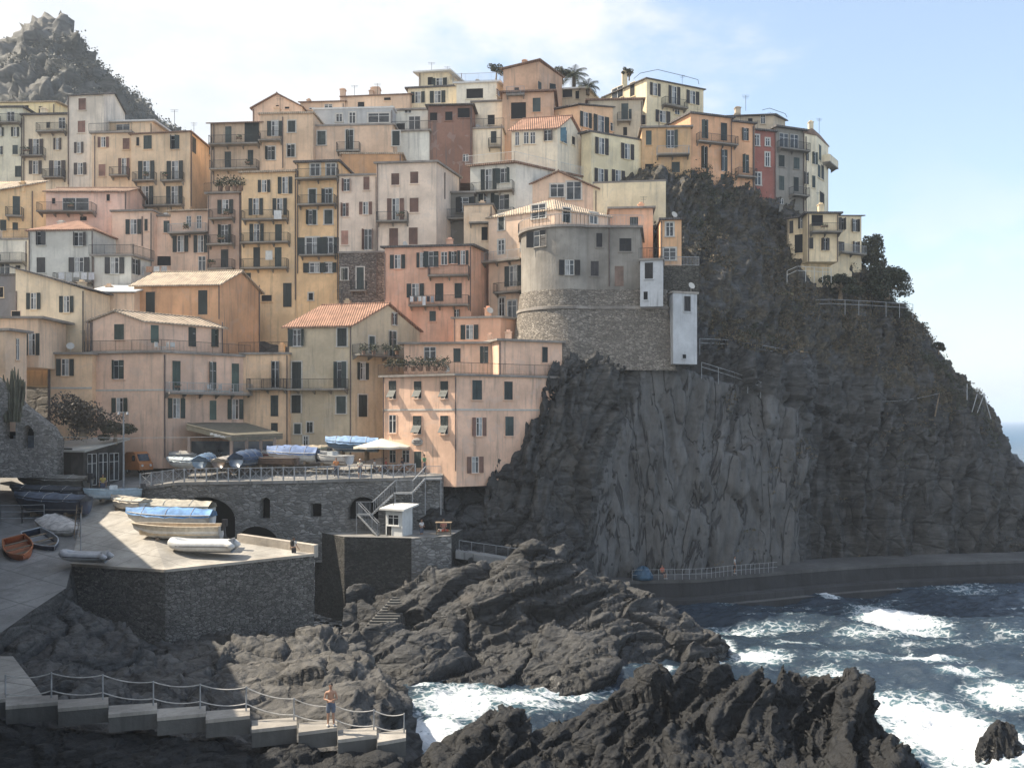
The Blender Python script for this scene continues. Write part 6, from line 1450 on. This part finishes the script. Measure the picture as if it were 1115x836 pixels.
# cactus at the left edge
p0 = P(16,444,75.5); t = thing('cactus', 'tall grey green cactus clump at the left edge', 'cactus', p0)
for k in range(34):
    x, y = rng.uniform(-1.2,1.2), rng.uniform(-.5,.5); hh = rng.uniform(1.8,3.9)*(1-abs(x)*.3); MB().bar((x*.5,y,-1.2),(x,y,hh*.8),.1,.095,7).bar((x,y,hh*.8),(x*1.06,y,hh),.095,.03,7).build('stem', L_OLIVE, t)
# scrub that covers the headland: one mass
vv = veg/.85*(1-crete); nz = fbm(p3*.22, 4, .6, 400); zc = p3[:,2]
wgt = np.clip(vv*1.5+nz*1.3-.72, 0, 1)*(ppx > 700)*(ppx < 1110)*(n2.reshape(-1,3)[:,2] > -.25); wgt /= wgt.sum()
pick = rng.choice(len(p3), 5600, p=wgt); Cn = []
for k in pick:
    m_ = 14; r_ = rng.uniform(.25,.8); q = rng.normal(size=(m_,3)); q /= np.linalg.norm(q,axis=1,keepdims=True); q[:,2] = np.abs(q[:,2])*.8; Cn.append(p3[k]+n2.reshape(-1,3)[k]*.1+q*r_*rng.uniform(.4,1,(m_,1)))
Cn = np.concatenate(Cn); dry = fbm(Cn*.12, 3, .5, 420) > -.32
V, Fq = leaves(Cn, .20); me = npmesh('scrub', V, Fq, [L_DRY, L_DARK, L_OLIVE], False)
me.polygons.foreach_set('material_index', np.where(dry, np.where(rng.random(len(dry)) < .7, 0, 2), np.where(rng.random(len(dry)) < .7, 1, 2)).astype(np.int32))
tag(link('scrub', me), 'dry brown scrub and dark bushes covering the upper headland', 'scrub', kind='stuff')
# ---- cliff path railings, poles, nets
def fence(label, pts, h, sp, mat, name='railing', rails=2):
    ps = [P(*q) for q in pts]; t = thing(name, label, 'railing', ps[0]); g = MB(); ps = [q-ps[0] for q in ps]
    for a, c in zip(ps[:-1], ps[1:]):
        n_ = max(1, int((c-a).length/sp))
        for i in range(n_+1): q = a.lerp(c, i/n_); g.bar(q-Vector((0,0,.8)), q+Vector((0,0,h)), .035, n=4)
        for k in range(rails): z_ = Vector((0,0,h*(k+1)/rails)); g.bar(a+z_, c+z_, .03, n=4)
    g.build('rail', mat, t); return t
fence('grey wooden fence along the cliff path below the seaward villa', [(866,336,106.5),(905,335,107),(950,337,108.5),(994,340,110)], 1.0, 1.8, M_GALV)
fence('white railing on the terrace under the seaward cream villa', [(857,304,107),(868,299,107),(905,301,107.5)], 1.0, .9, M_WHITE)
fence('thin railing at the top of the sprayed concrete cliff', [(764,404,90.4),(800,415,92.4),(842,430,94.6)], .9, 1.6, M_STEEL)
fence('rusty pipe rail crossing the scrub above sprayed concrete', [(762,378,92.5),(790,379,94.5),(830,385,97),(872,392,101)], .9, 2.2, M_STEEL)
for lb, a, c, Ya in (('leaning rockfall net post on the headland, left one',(949,463),(958,437),104.5),('leaning rockfall net post near headland edge',(1018,448),(1023,428),107)):
    p0 = P(*a,Ya); t = thing('net_post', lb, 'post', p0); MB().bar((0,0,-.6), P(*c,Ya)-p0, .09, .07, 6).build('pole', M_WOOD, t)
p0 = P(958,437,104.5); t = thing('steel_cable', 'sagging steel cable between the two rockfall net posts', 'cable', p0); e_ = P(1023,428,107)-p0; MB().tube([e_*(k/8)-Vector((0,0,.25*4*k/8*(1-k/8))) for k in range(9)], .025, 4).build('cable', M_STEEL, t)
p0 = P(1062,442,108.5); t = thing('pole_frame', 'crossed wooden poles standing out on right cliff edge', 'pole frame', p0); g = MB()
for a, c in (((1058,446),(1064,429)),((1064,446),(1072,428)),((1072,428),(1079,456)),((1053,432),(1053,418))): g.bar(P(*a,108.5)-p0-Vector((0,0,.4)), P(*c,108.5)-p0, .06, n=5)
g.build('poles', M_GALV, t)
# ---- wires and antennas on roofs, washing
def wires(label, pts, Y): 
    ps = [P(x,y,Y) for x, y in pts]; t = thing('roof_cable_frame', label, 'frame', ps[0]); MB().tube([q-ps[0] for q in ps], .035, 4).build('wire', M_IRON, t)
wires('arched wire frame over the tall yellow house roof', [(690,86),(697,80),(716,76),(745,83),(760,87),(761,92)], 120)
wires('thin wire frame over the cliff row grey house roof', [(830,120),(838,118),(855,124),(857,128)], 119.3)
def antenna(label, px, py, Y, h, k):
    p0 = P(px,py,Y); t = thing('antenna', label, 'antenna', p0); g = MB(); g.bar((0,0,-.6),(0,0,h),.03,n=4)
    for i in range(k): z_ = h-.12*i*1.6; g.bar((-.5+.05*i,0,z_),(.5-.05*i,.0,z_),.018,n=4)
    g.build('mast', M_IRON, t)
for a in (('roof antenna on the long brown back house',411,104,119,1.6,3),('roof antenna on the chimney side of brown house',386,104,119,1.3,2),('thin antenna on the tan house roof',305,120,108.5,1.6,3),('antenna above the white pergola house',470,78,121,1.2,2),('antenna on the cliff row grey gabled house',812,116,120,1.5,3),('antenna on the ochre corner house roof',190,132,111,1.4,2),('antenna above the seaward villa roof',893,222,112,1.4,2),('antenna over the orange tiled olive house',372,330,87,1.3,2)): antenna(*a)
def washing(label, px0, px1, py, Y, cols):
    a, c = P(px0,py,Y), P(px1,py,Y); t = thing('washing_line', label, 'laundry', a); MB().bar((0,0,0), c-a, .012, n=4).build('line', M_ROPE, t); L_ = (c-a).length; n_ = len(cols)
    for i, q in enumerate(cols):
        x = L_*(i+.5)/n_; w_ = L_/n_*.38; h_ = random.uniform(.5,1.1); d = (c-a).normalized(); b = MB(); vs = []
        for k in range(5):
            xx = x-w_+2*w_*k/4; o_ = d*xx; vs += [(o_.x,o_.y-.03-.03*math.sin(k*2.),-.02),(o_.x,o_.y-.03-.05*math.cos(k*2.),-h_)]
        b.add(vs, [(2*k,2*k+2,2*k+3,2*k+1) for k in range(4)]); b.build('cloth', flat('washing_cloth', q, .9, var=.1), t)
washing('row of washing on the salmon house balcony', 446,473,322.5,93.6,[(.6,.6,.6),(.1,.1,.1),(.6,.58,.55),(.6,.6,.6),(.05,.05,.06),(.3,.3,.32)])
washing('white washing on the pale grey house balcony', 63,104,296.5,96.4,[(.6,.6,.6),(.45,.45,.43),(.6,.6,.58),(.6,.6,.6),(.5,.5,.52)])
washing('white sheet hanging on lowest ochre house balcony', 288,298,273,99,[(.6,.6,.56)])
washing('white cloth on the top ochre house balcony', 297,308,229,99,[(.62,.62,.6)])
washing('towels on the mauve house neighbour balcony', 150,183,290,98.5,[(.5,.5,.48),(.5,.3,.2),(.6,.6,.58),(.4,.4,.4)])
def skylight_row(): pass
# white plastic chairs and pot plants on terraces
def pot(label, px, py, Y, s_, mat, group=None):
    p0 = P(px,py,Y); t = thing('potted_plant', label, 'plant', p0, group=group); MB().bar((0,0,0),(0,0,.35*s_),.15*s_,.2*s_,10).build('pot', T_BROWN, t); q = rng.normal(size=(160,3))*np.array([.22,.22,.2])*s_+np.array([0,0,.62*s_]); V, Fq = leaves(q,.16*s_); link('foliage', npmesh('foliage', V, Fq, mat, False), t)
for i, (px, py, Y) in enumerate([(425,404,85.2),(433,404,85),(441,404,84.7),(450,404,84.3),(458,404,84),(466,404,83.7),(474,404,83.5),(484,404,83.2)]): pot('leafy pot plant along the parapet of the pink front house roof terrace', px, py, Y, 1.25, L_OLIVE if i%2 else L_DARK, 'pot plants on the pink front house terrace')
for i, (px, py, Y) in enumerate([(240,208,101.2),(248,208,101),(256,208,100.8),(262,208,100.6)]): pot('leafy pot plant on the mauve house roof terrace', px, py, Y, 1.5, L_OLIVE if i%2 else L_DARK, 'pot plants on the mauve house terrace')
for i, (px, py, Y) in enumerate([(396,386,84.5),(407,386,85.5),(420,386,86.5),(432,386,87.5)]): pot('pot plant on the balcony of the olive house gable', px, py, Y, 1.0, L_DARK, 'pot plants on the olive house balcony')
def chair(label, px, py, Y, rz, group):
    c = thing('chair', label, 'chair', P(px,py,Y), rz, group); MB().box(-.22,.22,-.22,.22,.42,.46).build('seat', M_WHITE, c); MB().box(-.22,.22,.19,.23,.46,.9).build('backrest', M_WHITE, c)
    for x in (-.19,.19):
        for y in (-.19,.19): MB().bar((x,y,0),(x,y,.43),.022,n=4).build('leg', M_WHITE, c)
for px, Y, rz in ((172,84.3,1.2),(180,84.6,-.8),(188,85.2,.4)): chair('white plastic chair on the upper terrace of the pink corner house', px, 382.6, Y, rz, 'white chairs on the pink corner house terrace')
for px, rz in ((229,.9),(238,-.5),(252,-1.2)): chair('white plastic chair on the middle balcony of the pink corner house', px, 428.4, np.interp(px,[178,268],[83.5,89.5])-.6, rz, 'white chairs on the pink corner house balcony')

# bushes on the far hill: too far to tell apart
fo = bpy.data.objects['far_hill'].data; fv = np.empty(len(fo.vertices)*3, np.float32); fo.vertices.foreach_get('co', fv); fv = fv.reshape(-1,3)
fx = CX+fv[:,0]/fv[:,1]*F; sel = np.where((fx > -30) & (fx < 260) & (fv[:,2] > 60) & (fv[:,1] < 300) & (fbm(fv*.03, 3, .5, 500)+(fx-60)/140 > -.1))[0]
pk = rng.choice(sel, 2600); Cn = fv[pk][:,None]+np.abs(rng.normal(size=(2600,12,3)))*np.array([.1,.1,.5])+rng.normal(size=(2600,12,3))*.55
L_HILL = leafmat('hill_scrub_leaf', (.05,.053,.04), (.10,.10,.082)); V, Fq = leaves(Cn.reshape(-1,3), .6); tag(link('hill_scrub', npmesh('hill_scrub', V, Fq, L_HILL, False)), 'scrub and small bushes over the far hill at upper left', 'scrub', kind='stuff')

fence('grey tube railing beside the boats at the left edge', [(-30,572,71),(0,571,71),(24,571,71.2),(48,570,71.5)], 1.55, 1.1, M_GALV, rails=3)
p0 = P(88,622,62.3); t = thing('mooring_pole', 'thin upright pole by the grey inflatable dinghy', 'pole', p0); MB().bar((0,0,-.8), (0,0,4.1), .05, .035, 6).build('pole', M_STEEL, t)
p0 = P(83,592,67.5); t = thing('ladder', 'short wooden ladder leaning by the slate blue covered boat', 'ladder', p0); g = MB()
for x in (-.22,.22): g.bar((x,0,-.2),(x*.9,.5,2.9),.035,n=4)
for k in range(9): z_ = .1+k*.32; g.bar((-.21,z_*.17,z_),(.21,z_*.17,z_),.022,n=4)
g.build('ladder_frame', M_WOOD, t)
HAZE = .00028
# ================================================================ sea haze: one closed box of thin air round everything
hm = bpy.data.materials.new('haze_air'); hm.use_nodes = True; t = NT(hm.node_tree); t.n.clear()
pv = t.new('ShaderNodeVolumePrincipled'); pv.inputs['Color'].default_value = (.82, .90, 1, 1); pv.inputs['Density'].default_value = HAZE; pv.inputs['Anisotropy'].default_value = .25
out = t.new('ShaderNodeOutputMaterial'); t.link(pv.outputs[0], out.inputs['Volume'])
hz = MB().box(-40000, 40000, -400, 32000, -8, 150).build('haze', hm); hz['kind'] = 'stuff'
